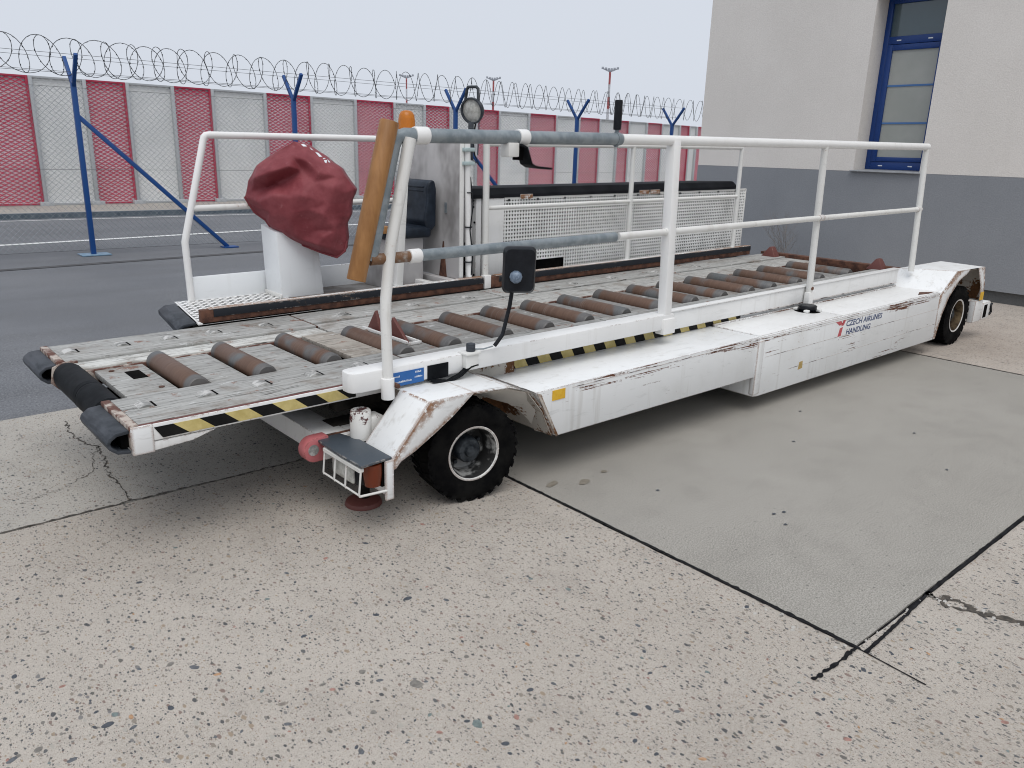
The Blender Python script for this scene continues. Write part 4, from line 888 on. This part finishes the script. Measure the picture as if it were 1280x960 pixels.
while z < z1_:
    if hole[2] < z < hole[3]: mb.box(3.46, hole[0], EY-.006, EY-.003, z-tk, z+tk); mb.box(hole[1], EX1, EY-.006, EY-.003, z-tk, z+tk)
    else: mb.box(3.46, EX1, EY-.006, EY-.003, z-tk, z+tk)
    z += gx
P('mesh_screen', mb, 'meshpaint', en, smooth=0, dbl=False, kind='stuff')
P('screen_frame', MB().box(3.46, EX1, EY-.009, EY-.001, EZ1-.018, EZ1+.004).box(EX1-.012, EX1+.008, EY-.009, EY+.02, EZ0, EZ1+.002).box(3.46, EX1, EY-.009, EY-.001, EZ0-.005, EZ0+.016), 'raildirty', en, bevel=.002)
P('access_hole', MB().box(*hole[:2], EY+.001, EY+.006, hole[2]+.0, hole[3]), 'dark', en)  # dark sheet painted as the shade behind the mesh opening
mb = MB(); n = 40; vs = []; fs = []
for i in range(n+1):
    x = 3.13+(6.72-3.13)*i/n; wv = .008*noise.noise(Vector((x*2.1, 0, 0)))
    e = .03 if i == n else 0
    vs += [(x, EY-.016, EZ1+.004+wv), (x, EY-.012, EZ1+.03+wv), (x-e, EY+.025, EZ1+.078+wv), (x-e, EY+.05, EZ1+.083), (x, 2.44, EZ1+.06)]
for i in range(n):
    for j in range(4): fs.append((i*5+j, (i+1)*5+j, (i+1)*5+j+1, i*5+j+1))
mb.add(vs, fs); mb.add([vs[0], vs[1], vs[2], vs[3], vs[4], (3.13, 2.44, EZ1-.01)], [(0, 1, 2, 3, 4, 5)]); m_ = n*5
mb.add([vs[m_], vs[m_+1], vs[m_+2], vs[m_+3], vs[m_+4], (6.72, 2.44, EZ1-.01)], [(0, 1, 2, 3, 4, 5)])
P('black_tarpaulin', mb, 'cloth', en, smooth=25)
for x in (3.62, 5.12, 5.28): P('fixing_tab', MB().box(x, x+.14, EY-.020, EY-.0165, EZ1-.014, EZ1+.026), 'arch', en, bevel=.002)
for i in range(11): P('clip_bolt', MB().tube((3.5+i*.32, EY-.022, EZ1-.018), (3.5+i*.32, EY-.012, EZ1-.018), .009, 8), 'black', en)
# ---- chassis
for y in (.16, 1.44): P('chassis_rail', MB().box(.95, 7.75, y-.06, y+.06, .27, .40), 'under', bevel=.006)
for x in (1.5, 3.0, 4.5, 6.0, 7.4): P('axle_beam', MB().box(x-.05, x+.05, .1, 1.5, .22, .34), 'under', bevel=.006)
P('lift_frame', MB().box(.98, 1.6, .12, .20, .46, .545).box(.98, 1.6, 1.40, 1.48, .46, .545).box(1.25, 1.35, .2, 1.4, .46, .545), 'under', bevel=.005)
P('belly_shade_pan', MB().box(2.08, 3.86, -.38, 2.36, .262, .275), 'under')  # unseen pan added under the skirts to block light and deepen the shade
P('belly_shade_pan', MB().box(3.9, 6.8, -.38, 2.36, .125, .14), 'under')  # second added pan, lower, also blocking light from below
P('underdeck_plate', MB().box(1.25, 7.0, -.0, 1.62, .42, .455), 'under')
cb = P('front_beam', MB().box(.835, .985, -.03, 1.64, .29, .395), 'white', bevel=.006)
P('beam_weld', MB().box(.83, .99, -.0, .014, .285, .400), 'rust', cb)
P('frame_arm', MB().box(.985, 1.20, .04, .14, .33, .392), 'white', bevel=.006)
# far lamp arm mirrored at other end
tw = MB()
ring = [(.86, .288), (.86, .408)]+[(.79+.060*math.cos(math.radians(a)), .348+.060*math.sin(math.radians(a))) for a in range(90, 271, 15)]
tw.prism(ring, 'Y', -.022, .045); te = P('tow_lug', tw, 'redpaint', bevel=.006)
P('lug_eye', MB().tube((.778, -.0245, .352), (.778, -.0215, .352), .027, 16), 'castor', te)
jk = P('jack_cylinder', MB().lathe([(0, .0), (.052, 0), (.052, .105), (.050, .11), (.050, .135), (.046, .142), (0, .144)], (.995, -.09, .385), (0, 0, 1), 20), 'jack', smooth=40)
P('jack_lug', MB().box(1.03, 1.10, -.13, -.04, .40, .49), 'jack', jk, bevel=.01)
P('jack_leg', MB().tube((1.02, -.065, .03), (1.02, -.065, .40), .025, 12), 'under', jk)
P('jack_foot', MB().lathe([(0, .035), (.05, .034), (.085, .02), (.092, .004), (.092, .0), (0, 0)], (1.015, -.06, .026), (0, 0, 1), 28), 'maroon', jk, smooth=40)
# lamp cage
tp = P('step_plate', MB().prism([(.805, .03), (.925, .03), (.965, -.13), (.965, -.41), (.80, -.425), (.795, -.25)], 'Z', .385, .397), 'tread', bevel=.004)
P('cage_bracket', MB().box(.925, .968, -.420, -.405, .195, .384).box(.955, .968, -.404, -.2, .195, .384), 'arch', tp, bevel=.003)
cg = MB(); xq = .805
cg.beam((xq, -.085, .372), (xq, -.415, .372), .022, .016); cg.tube((xq-.01, -.085, .255), (xq-.01, -.415, .255), .0048, 8)
for y in (-.087, -.19, -.29, -.413): cg.path([(xq-.002, y, .37), (xq-.014, y, .262), (xq-.010, y, .25)], .0048, 8)
cg.path([(xq-.01, -.415, .253), (.93, -.418, .245)], .006, 8)
P('lamp_cage', cg, 'raildirty', tp, smooth=50)
P('headlamp', MB().box(.84, .93, -.325, -.10, .252, .378), 'black', tp, bevel=.012)
P('headlamp_glass', MB().box(.824, .841, -.30, -.11, .262, .368), 'lens', tp, bevel=.008)
P('indicator', MB().lathe([(0, 0), (.036, .0), (.044, .06), (.042, .105), (0, .115)], (.885, -.372, .27), (0, 0, 1), 16), 'amber', tp, smooth=50)
P('indicator_back', MB().box(.915, .954, -.40, -.33, .26, .384), 'dark', tp)
# ---- wheels
def wheel(x, y, R, wd, outer, steer=0.0, dirty=False, name='wheel'):
    z = R-vz(x)-.004
    ax = Vector((math.sin(steer)*outer*-1 if outer < 0 else 0, outer, 0)); ax = Vector((-math.sin(steer), outer*math.cos(steer), 0)).normalized()
    c = Vector((x, y, z)); h = wd/2
    mb = MB(); mb.lathe([(R*.50, -h*.9), (R*.60, -h), (R*.82, -h*1.02), (R*.94, -h*.9), (R*.97, -h*.6), (R*.975, 0), (R*.97, h*.6), (R*.962, h*.9), (R*.915, h*.97), (R*.82, h*1.02), (R*.70, h*1.03), (R*.68, h*1.01), (R*.60, h), (R*.53, h*.98), (R*.50, h*.86)], c, ax, 48)
    u = ax.cross(Vector((0, 0, 1))).normalized(); wv_ = u.cross(ax)
    nb = 26
    for k in range(nb):
        for side in (-1, 1):
            a = 2*math.pi*(k+(.5 if side > 0 else 0))/nb; rd = u*math.cos(a)+wv_*math.sin(a); tg = -u*math.sin(a)+wv_*math.cos(a)
            mb.obox(c+rd*R*.97+ax*side*h*.48, rd*R*.016, tg*R*.06, ax*h*.50+tg*side*R*.06)
            mb.obox(c+rd*R*.925+ax*side*h*.965, rd*R*.04, tg*R*.05, ax*h*.02)
    wh = P(name, mb, 'tyre', smooth=40, dbl=False)
    r = R*.505
    rim = MB().lathe([(r*1.06, h*.93), (r*1.0, h*.96), (r*.96, h*.90), (r*.90, h*.3), (r*.86, -h*.15), (r*.5, -h*.25), (r*.3, -h*.2)], c, ax, 40)
    P('rim', rim, M['rimw'] if not dirty else M['rimd'], wh, smooth=40)
    lip = MB().lathe([(r*1.00, h*.95), (r*1.05, h*1.01), (r*1.10, h*1.00), (r*1.10, h*.9)], c, ax, 40); P('rim_lip', lip, M['rimlip'], wh, smooth=50)
    hub = MB().lathe([(r*.52, -h*.26), (r*.50, h*.42), (r*.44, h*.52), (r*.24, h*.56), (r*.2, h*.68), (0, h*.70)], c, ax, 24)
    for k in range(5):
        a = 2*math.pi*k/5+.3; q = c+(u*math.cos(a)+wv_*math.sin(a))*r*.66; hub.tube(q-ax*h*.25, q-ax*h*.02, r*.08, 6)
    P('hub', hub, M['hub'], wh, smooth=40)
M['rimw'] = simple('grey_rim', (.02, .02, .02), (.30, .30, .29), 9, .6, lo=.48, hi=.62, spec=.2)
M['rimd'] = simple('rusty_rim', (.03, .02, .012), (.15, .11, .065), 9, .8, spec=.15)
M['rimlip'] = paint('white_rim_lip', (.72, .72, .70), wear=1.2, edge=1.0, dirt=1.0)
M['hub'] = simple('dark_hub', (.012, .016, .021), (.05, .058, .066), 25, .5, .2, spec=.3)
wheel(1.485, -.268, .258, .20, -1, .16); wheel(7.40, -.27, .29, .21, -1, 0, True)
wheel(1.485, 1.95, .272, .21, 1); wheel(7.40, 1.95, .29, .21, 1, 0, True)
# ---- front wheel arch
YS = -.407
AR = [(.958, .372), (1.17, .612), (1.43, .610), (1.655, .595), (1.80, .545), (1.905, .42), (1.985, .268)]
arch = P('front_wheel_arch', MB().sheet(AR[:2], 'Y', YS, -.165, .007).sheet(AR[1:4], 'Y', YS, -.02, .007), 'arch', bevel=.002)
P('arch_rear', MB().sheet(AR[3:], 'Y', YS+.003, -.02, .006), 'arch', arch, bevel=.002)
P('arch_lining', MB().sheet([(.975, .362), (1.178, .600)], 'Y', YS+.012, -.175, .004).sheet([(1.178, .600), (1.43, .598), (1.65, .584), (1.79, .536), (1.894, .414), (1.972, .262)], 'Y', YS+.012, -.03, .004), 'archin', arch)
P('arch_flange', MB().prism([(.958, .372), (1.17, .612), (1.43, .610), (1.395, .585), (1.30, .515), (1.20, .455), (1.09, .395), (1.01, .362), (.985, .335), (.965, .33)], 'Y', YS-.006, YS-.0005), 'arch', arch, bevel=.0015)
P('arch_inner_wall', MB().box(1.22, 2.0, -.045, -.032, .25, .60), 'archin', arch)
OUTE = [(1.44, .603), (1.55, .598), (1.665, .588), (1.75, .562), (1.835, .522), (1.89, .44), (1.95, .35), (1.985, .266)]
INNE = [(1.47, .565), (1.58, .53), (1.68, .49), (1.78, .44), (1.86, .385), (1.92, .33), (1.97, .275), (1.99, .235)]
sp = MB(); n = len(OUTE); sp.v = [Vector((x, YS+.006, z)) for x, z in OUTE]+[Vector((x, -.25+.01*math.sin(i*2.1), z+.006*math.cos(i*1.7))) for i, (x, z) in enumerate(INNE)]+[Vector((x+.004, YS+.012, z+.006)) for x, z in OUTE]+[Vector((x+.004, -.245, z+.006)) for x, z in INNE]
sp.f = [(i, i+1, n+i+1, n+i) for i in range(n-1)]+[(2*n+i, 3*n+i, 3*n+i+1, 2*n+i+1) for i in range(n-1)]+[(n+i, n+i+1, 3*n+i+1, 3*n+i) for i in range(n-1)]
P('splash_panel', sp, 'splash', arch, smooth=50)
# ---- side skirts
sk1 = P('side_skirt', MB().prism([(1.83, .530), (3.878, .530), (3.872, .245), (1.995, .255), (1.93, .40)], 'Y', YS, -.008), 'skirt', bevel=.008)
P('yellow_sticker', MB().box(1.952, 2.045, YS-.0035, YS-.0005, .462, .517), 'stickery', sk1)
P('skirt_corner_plate', MB().prism([(1.84, .525), (1.99, .255), (2.005, .262), (1.93, .40), (1.87, .515)], 'Y', YS-.004, YS-.0005), 'archin', sk1, bevel=.001)
# second, deeper skirt built of stacked strakes
sk2 = P('side_skirt', MB().prism([(3.872, .108), (3.93, .10), (6.82, .085), (6.83, .526), (3.886, .526)], 'Y', YS-.002, -.008), 'skirt', bevel=.005)
P('bent_edge', MB().prism([(3.865, YS-.010), (3.90, YS-.012), (3.95, YS-.004), (3.95, YS+.01), (3.87, YS+.03)], 'Z', .12, .50), 'arch', sk2, bevel=.004)
for xa, xb in ((3.905, 5.03), (5.045, 6.805)): P('cover_plate', MB().box(xa, xb, YS+.012, -.012, .5265, .5345), 'white', sk2, bevel=.002)
P('hinge_rail', MB().box(3.9, 6.8, -.030, -.012, .535, .545), 'skirt', sk2, bevel=.002)
for z, xa in ((.375, 3.98), (.2355, 4.3)): P('rusty_seam', MB().box(xa, 6.80, YS-.0028, YS-.001, z-.0016, z+.0016), 'rustline', sk2)
for z in (.511, .497): P('rusty_seam', MB().box(3.95, 6.79, YS-.0030, YS-.0005, z-.0016, z+.0016), 'rustline', sk2)
P('rusty_seam', MB().box(2.1, 3.87, YS-.0015, YS+.0015, .508, .511), 'rustline', sk1)
cp = P('filler_cap', MB().lathe([(0, .04), (.062, .04), (.07, .033), (.07, .01), (.062, 0), (0, 0)], (4.965, -.14, .542), (0, 0, 1), 20), 'black', smooth=40)
P('filler_recess', MB().lathe([(0, .0012), (.098, .001), (.10, 0), (0, 0)], (4.965, -.14, .535), (0, 0, 1), 20), 'dark', cp)  # flat disc, recess shade painted in as near-black
for a in (.4, 2.0, 3.6, 5.2): P('cap_grip', MB().box(4.965+.085*math.cos(a)-.018, 4.965+.085*math.cos(a)+.018, -.14+.085*math.sin(a)-.018, -.14+.085*math.sin(a)+.018, .537, .556), 'meshpaint', cp, bevel=.004)
P('torn_patch', MB().add([(6.45, -.36, .5355), (6.62, -.30, .5355), (6.75, -.38, .5355), (6.6, -.39, .5355)], [(0, 1, 2, 3)]), 'rust', sk2)
# lettering
YL = YS-.0022
text_obj('lettering', 'CZECH AIRLINES', .062, (5.085, YL, .443), (1, 0, -.012), (.14, 0, 1), 'navyink', sk2, 0, .0014, width=.60)
text_obj('lettering', 'HANDLING', .062, (5.10, YL, .376), (1, 0, -.012), (.14, 0, 1), 'navyink', sk2, 0, .0014, width=.40)
lg_ = MB(); y0, y1 = YL-.001, YL
lg_.prism([(4.92, .497), (5.0, .497), (5.03, .470), (4.985, .462), (4.96, .475)], 'Y', y0, y1); lg_.prism([(5.035, .497), (5.075, .497), (5.05, .458), (5.01, .455)], 'Y', y0, y1); lg_.prism([(4.995, .44), (5.04, .445), (5.025, .378), (4.975, .375)], 'Y', y0, y1)
P('emblem', lg_, 'redink', sk2, smooth=0)
P('ochre_patch', MB().prism([(4.44, .205), (4.50, .21), (4.495, .265), (4.45, .262)], 'Y', YS-.0035, YS-.0022), M.setdefault('ochre', simple('ochre_stain', (.42, .29, .10), (.52, .38, .16), 40, .7)), sk2)
# ---- rear wheel arch
RA = [(6.80, .50), (7.115, .695), (7.79, .678), (7.80, .655)]
ra = P('rear_wheel_arch', MB().add([(6.80, YS, .50), (7.115, YS, .695), (6.84, .01, .695), (6.735, .01, .53), (7.79, YS, .678), (7.79, .01, .685)], [(0, 1, 2, 3), (1, 4, 5, 2), (3, 2, 5)]).sheet([(7.79, .678), (7.86, .52), (7.90, .34)], 'Y', YS, -.01, .008), 'arch', bevel=.002)
P('arch_lining', MB().sheet([(7.02, .58), (7.145, .680), (7.775, .665), (7.845, .515), (7.88, .345)], 'Y', YS+.012, -.02, .004), 'archin', ra)
P('arch_flange', MB().prism([(6.80, .50), (7.115, .695), (7.42, .688), (7.36, .65), (7.20, .60), (7.02, .46), (6.92, .30), (6.86, .09), (6.82, .09)], 'Y', YS-.006, YS-.0005), 'arch', ra, bevel=.0015)
P('arch_flange', MB().prism([(7.62, .683), (7.79, .678), (7.86, .52), (7.90, .345), (7.80, .345), (7.76, .50)], 'Y', YS-.006, YS-.0005), 'arch', ra, bevel=.0015)
P('arch_inner_wall', MB().box(6.85, 7.9, -.035, -.022, .1, .66), 'archin', ra)
P('reflector', MB().box(7.80, 7.88, YS-.010, YS-.0065, .345, .425), 'stickery', ra)
rb = P('rear_bracket', MB().box(7.74, 7.93, YS, YS+.06, .12, .34), 'arch', bevel=.004)
P('rear_buffer', MB().box(7.93, 8.13, YS-.01, YS+.14, .13, .305), 'arch', rb, bevel=.012)
P('buffer_slot', MB().box(7.96, 8.04, YS-.013, YS-.009, .15, .28), 'dark', rb)  # raised dark block, slot shade put into its colour
P('tail_hook', MB().path([(8.16, YS-.01, .275), (8.13, YS-.012, .255), (8.15, YS-.012, .22), (8.17, YS-.012, .19), (8.14, YS-.01, .165)], .012, 8), 'black', rb)
P('rear_end_beam', MB().box(7.15, 7.8, .0, 1.62, .35, .52), 'white', bevel=.006)

# ================================================================== MAROON COVER over the control head
outl = [(310, 245), (314, 226), (325, 207), (340, 195), (356, 186), (371, 177), (388, 181), (408, 195), (428, 210), (438, 225), (446, 236), (441, 250), (440, 268), (434, 281), (436, 300), (434, 312), (424, 320), (405, 314), (385, 306), (362, 298), (345, 287), (336, 274), (322, 264)]
YCV = 2.17
hv = Vector((r0.x, r0.y, 0)).normalized(); nv = Vector((fw.x, fw.y, 0)).normalized()
cc = None; pts2 = []
for px, py in outl:
    d = fw+rt*(px-640)/FPX-up*(py-480)/FPX
    c0 = Vector((1.86, 2.15, 1.33)); t = (c0-CAM).dot(nv)/d.dot(nv); q = CAM+d*t; pts2.append(((q-c0).dot(hv), q.z-c0.z))
ctl = [(371, 184, .10), (392, 198, .205), (410, 214, .225), (428, 232, .20), (438, 240, .14), (330, 205, .14), (355, 199, .20), (375, 196, .205), (330, 222, .20), (352, 214, .265), (375, 207, .25),
 (322, 238, .155), (340, 234, .185), (357, 227, .195), (375, 219, .205), (386, 212, .215), (335, 250, .215), (357, 240, .27), (378, 243, .275), (393, 241, .285), (405, 226, .265), (330, 258, .16), (350, 261, .255), (375, 267, .275), (398, 259, .28), (420, 250, .235), (434, 252, .15),
 (399, 271, .262), (405, 284, .235), (416, 266, .245), (345, 277, .175), (365, 286, .215), (385, 296, .215), (406, 302, .215), (420, 308, .18), (426, 286, .20), (432, 270, .15), (413, 291, .235), (318, 248, .12), (345, 196, .13), (385, 186, .13), (420, 208, .14), (428, 220, .16)]
from mathutils.geometry import delaunay_2d_cdt
c0 = Vector((1.86, 2.15, 1.33)); V2 = []; DEP = []
def to2(px, py):
    d = fw+rt*(px-640)/FPX-up*(py-480)/FPX; q = CAM+d*((c0-CAM).dot(nv)/d.dot(nv)); return ((q-c0).dot(hv), q.z-c0.z)
no = len(outl)
for px, py in outl: V2.append(Vector(to2(px, py))); DEP.append(.07)
for px, py, dd in ctl: V2.append(Vector(to2(px, py))); DEP.append(dd)
FB = {(357, 227): -.035, (375, 219): -.035, (340, 234): -.04, (322, 238): -.03, (352, 214): .03, (375, 207): .025, (330, 222): .02, (357, 240): .03, (378, 243): .02, (393, 241): .03, (399, 271): -.03, (405, 284): -.035, (410, 214): .035, (392, 198): .03, (428, 232): .03, (405, 226): -.02, (416, 266): .015, (386, 212): -.03}
for i, (px, py, dd) in enumerate(ctl): DEP[no+i] += FB.get((px, py), 0)
vo, eo, fo, ov, oe, of_ = delaunay_2d_cdt(V2, [(i, (i+1) % no) for i in range(no)], [], 1, 1e-6)
bmc = bmesh.new(); lay = [None]*len(vo)
for i, v in enumerate(vo):
    src = ov[i][0] if ov[i] else 0; p = c0+hv*v.x+Vector((0, 0, v.y)); lay[i] = bmc.verts.new(p-nv*DEP[src])
fr_f = []
for f_ in fo:
    try: fr_f.append(bmc.faces.new([lay[i] for i in f_]))
    except ValueError: pass
bmesh.ops.subdivide_edges(bmc, edges=bmc.edges[:], cuts=3, use_grid_fill=True)
inner = [v for v in bmc.verts if not v.is_boundary]
for _ in range(1): bmesh.ops.smooth_vert(bmc, verts=inner, factor=.3, use_axis_x=True, use_axis_y=True, use_axis_z=True)
bmesh.ops.subdivide_edges(bmc, edges=bmc.edges[:], cuts=1, use_grid_fill=True)
inner = [v for v in bmc.verts if not v.is_boundary]
bmesh.ops.smooth_vert(bmc, verts=inner, factor=.5, use_axis_x=True, use_axis_y=True, use_axis_z=True)
for v in bmc.verts:
    x2, z2 = (v.co-c0).dot(hv), v.co.z-c0.z
    k = (.006*noise.noise(Vector((x2*9+3, z2*9, 1.3)))+.010*(.4-abs(noise.noise(Vector((x2*7+z2*5, z2*13-x2*4, 5)))))+.004*(.4-abs(noise.noise(Vector((x2*22, z2*30, 9))))))
    v.co -= nv*k
    if v.is_boundary: v.co += (hv*noise.noise(Vector((x2*12, z2*12, 2)))+Vector((0, 0, noise.noise(Vector((x2*12, z2*12, 8))))))*.006
# rounded sides and back
ge = bmesh.ops.extrude_edge_only(bmc, edges=[e_ for e_ in bmc.edges if e_.is_boundary])['geom']
for v in [g_ for g_ in ge if isinstance(g_, bmesh.types.BMVert)]:
    v.co += nv*.14; v.co += (c0+hv*.01-v.co)*.03
ge2 = bmesh.ops.extrude_edge_only(bmc, edges=[e_ for e_ in bmc.edges if e_.is_boundary])['geom']
for v in [g_ for g_ in ge2 if isinstance(g_, bmesh.types.BMVert)]:
    v.co += nv*.12; d_ = (c0-v.co); v.co += Vector((d_.x, d_.y, d_.z*.6))*.35
bmesh.ops.holes_fill(bmc, edges=[e_ for e_ in bmc.edges if e_.is_boundary], sides=0)
bmesh.ops.triangulate(bmc, faces=bmc.faces[:]); bmc.verts.index_update()
mb = MB(); mb.v = [v.co.copy() for v in bmc.verts]; mb.f = [tuple(v.index for v in f_.verts) for f_ in bmc.faces]; bmc.free()
cov = build('machine_cover', mb, 'canvas', smooth=80, label='crumpled maroon canvas cover pulled over the white control console', category='cover')
# torn remains of white lettering on the crest of the cover
fr_ = MB()
from mathutils.bvhtree import BVHTree
bvh = BVHTree.FromPolygons([tuple(v) for v in mb.v], mb.f)
def drop(px, py):
    d = (fw+rt*(px-640)/FPX-up*(py-480)/FPX).normalized(); h = bvh.ray_cast(CAM, d); return (h[0]-d*.003) if h[0] else None
for quad in ([(376, 180), (380, 180), (384, 183), (379, 183)], [(380, 181), (384, 180), (388, 185), (385, 186)], [(387, 184), (390, 184), (392, 188), (389, 187)], [(394, 190), (398, 191), (403, 196), (399, 196)], [(399, 190), (402, 191), (407, 198), (404, 199)], [(405, 197), (412, 198), (414, 201), (411, 200)], [(405, 200), (409, 200), (408, 204), (406, 203)], [(409, 199), (412, 200), (413, 203), (411, 203)]):
    v = [drop(*q) for q in quad]
    if all(v): fr_.add(v, [(0, 1, 2, 3)])
hem = [c0+hv*to2(px, py)[0]+Vector((0, 0, to2(px, py)[1]))-nv*.075 for px, py in outl[14:]+outl[:1]]
build('hem', MB().path(hem, .0085, 8), 'canvas', cov, smooth=60)
if fr_.v: build('worn_lettering', fr_, 'ink', cov, smooth=0)
print('objects', len(bpy.data.objects), 'tris', sum(len(o.data.loop_triangles) or len(o.data.polygons)*2 for o in bpy.data.objects if o.type == 'MESH'))
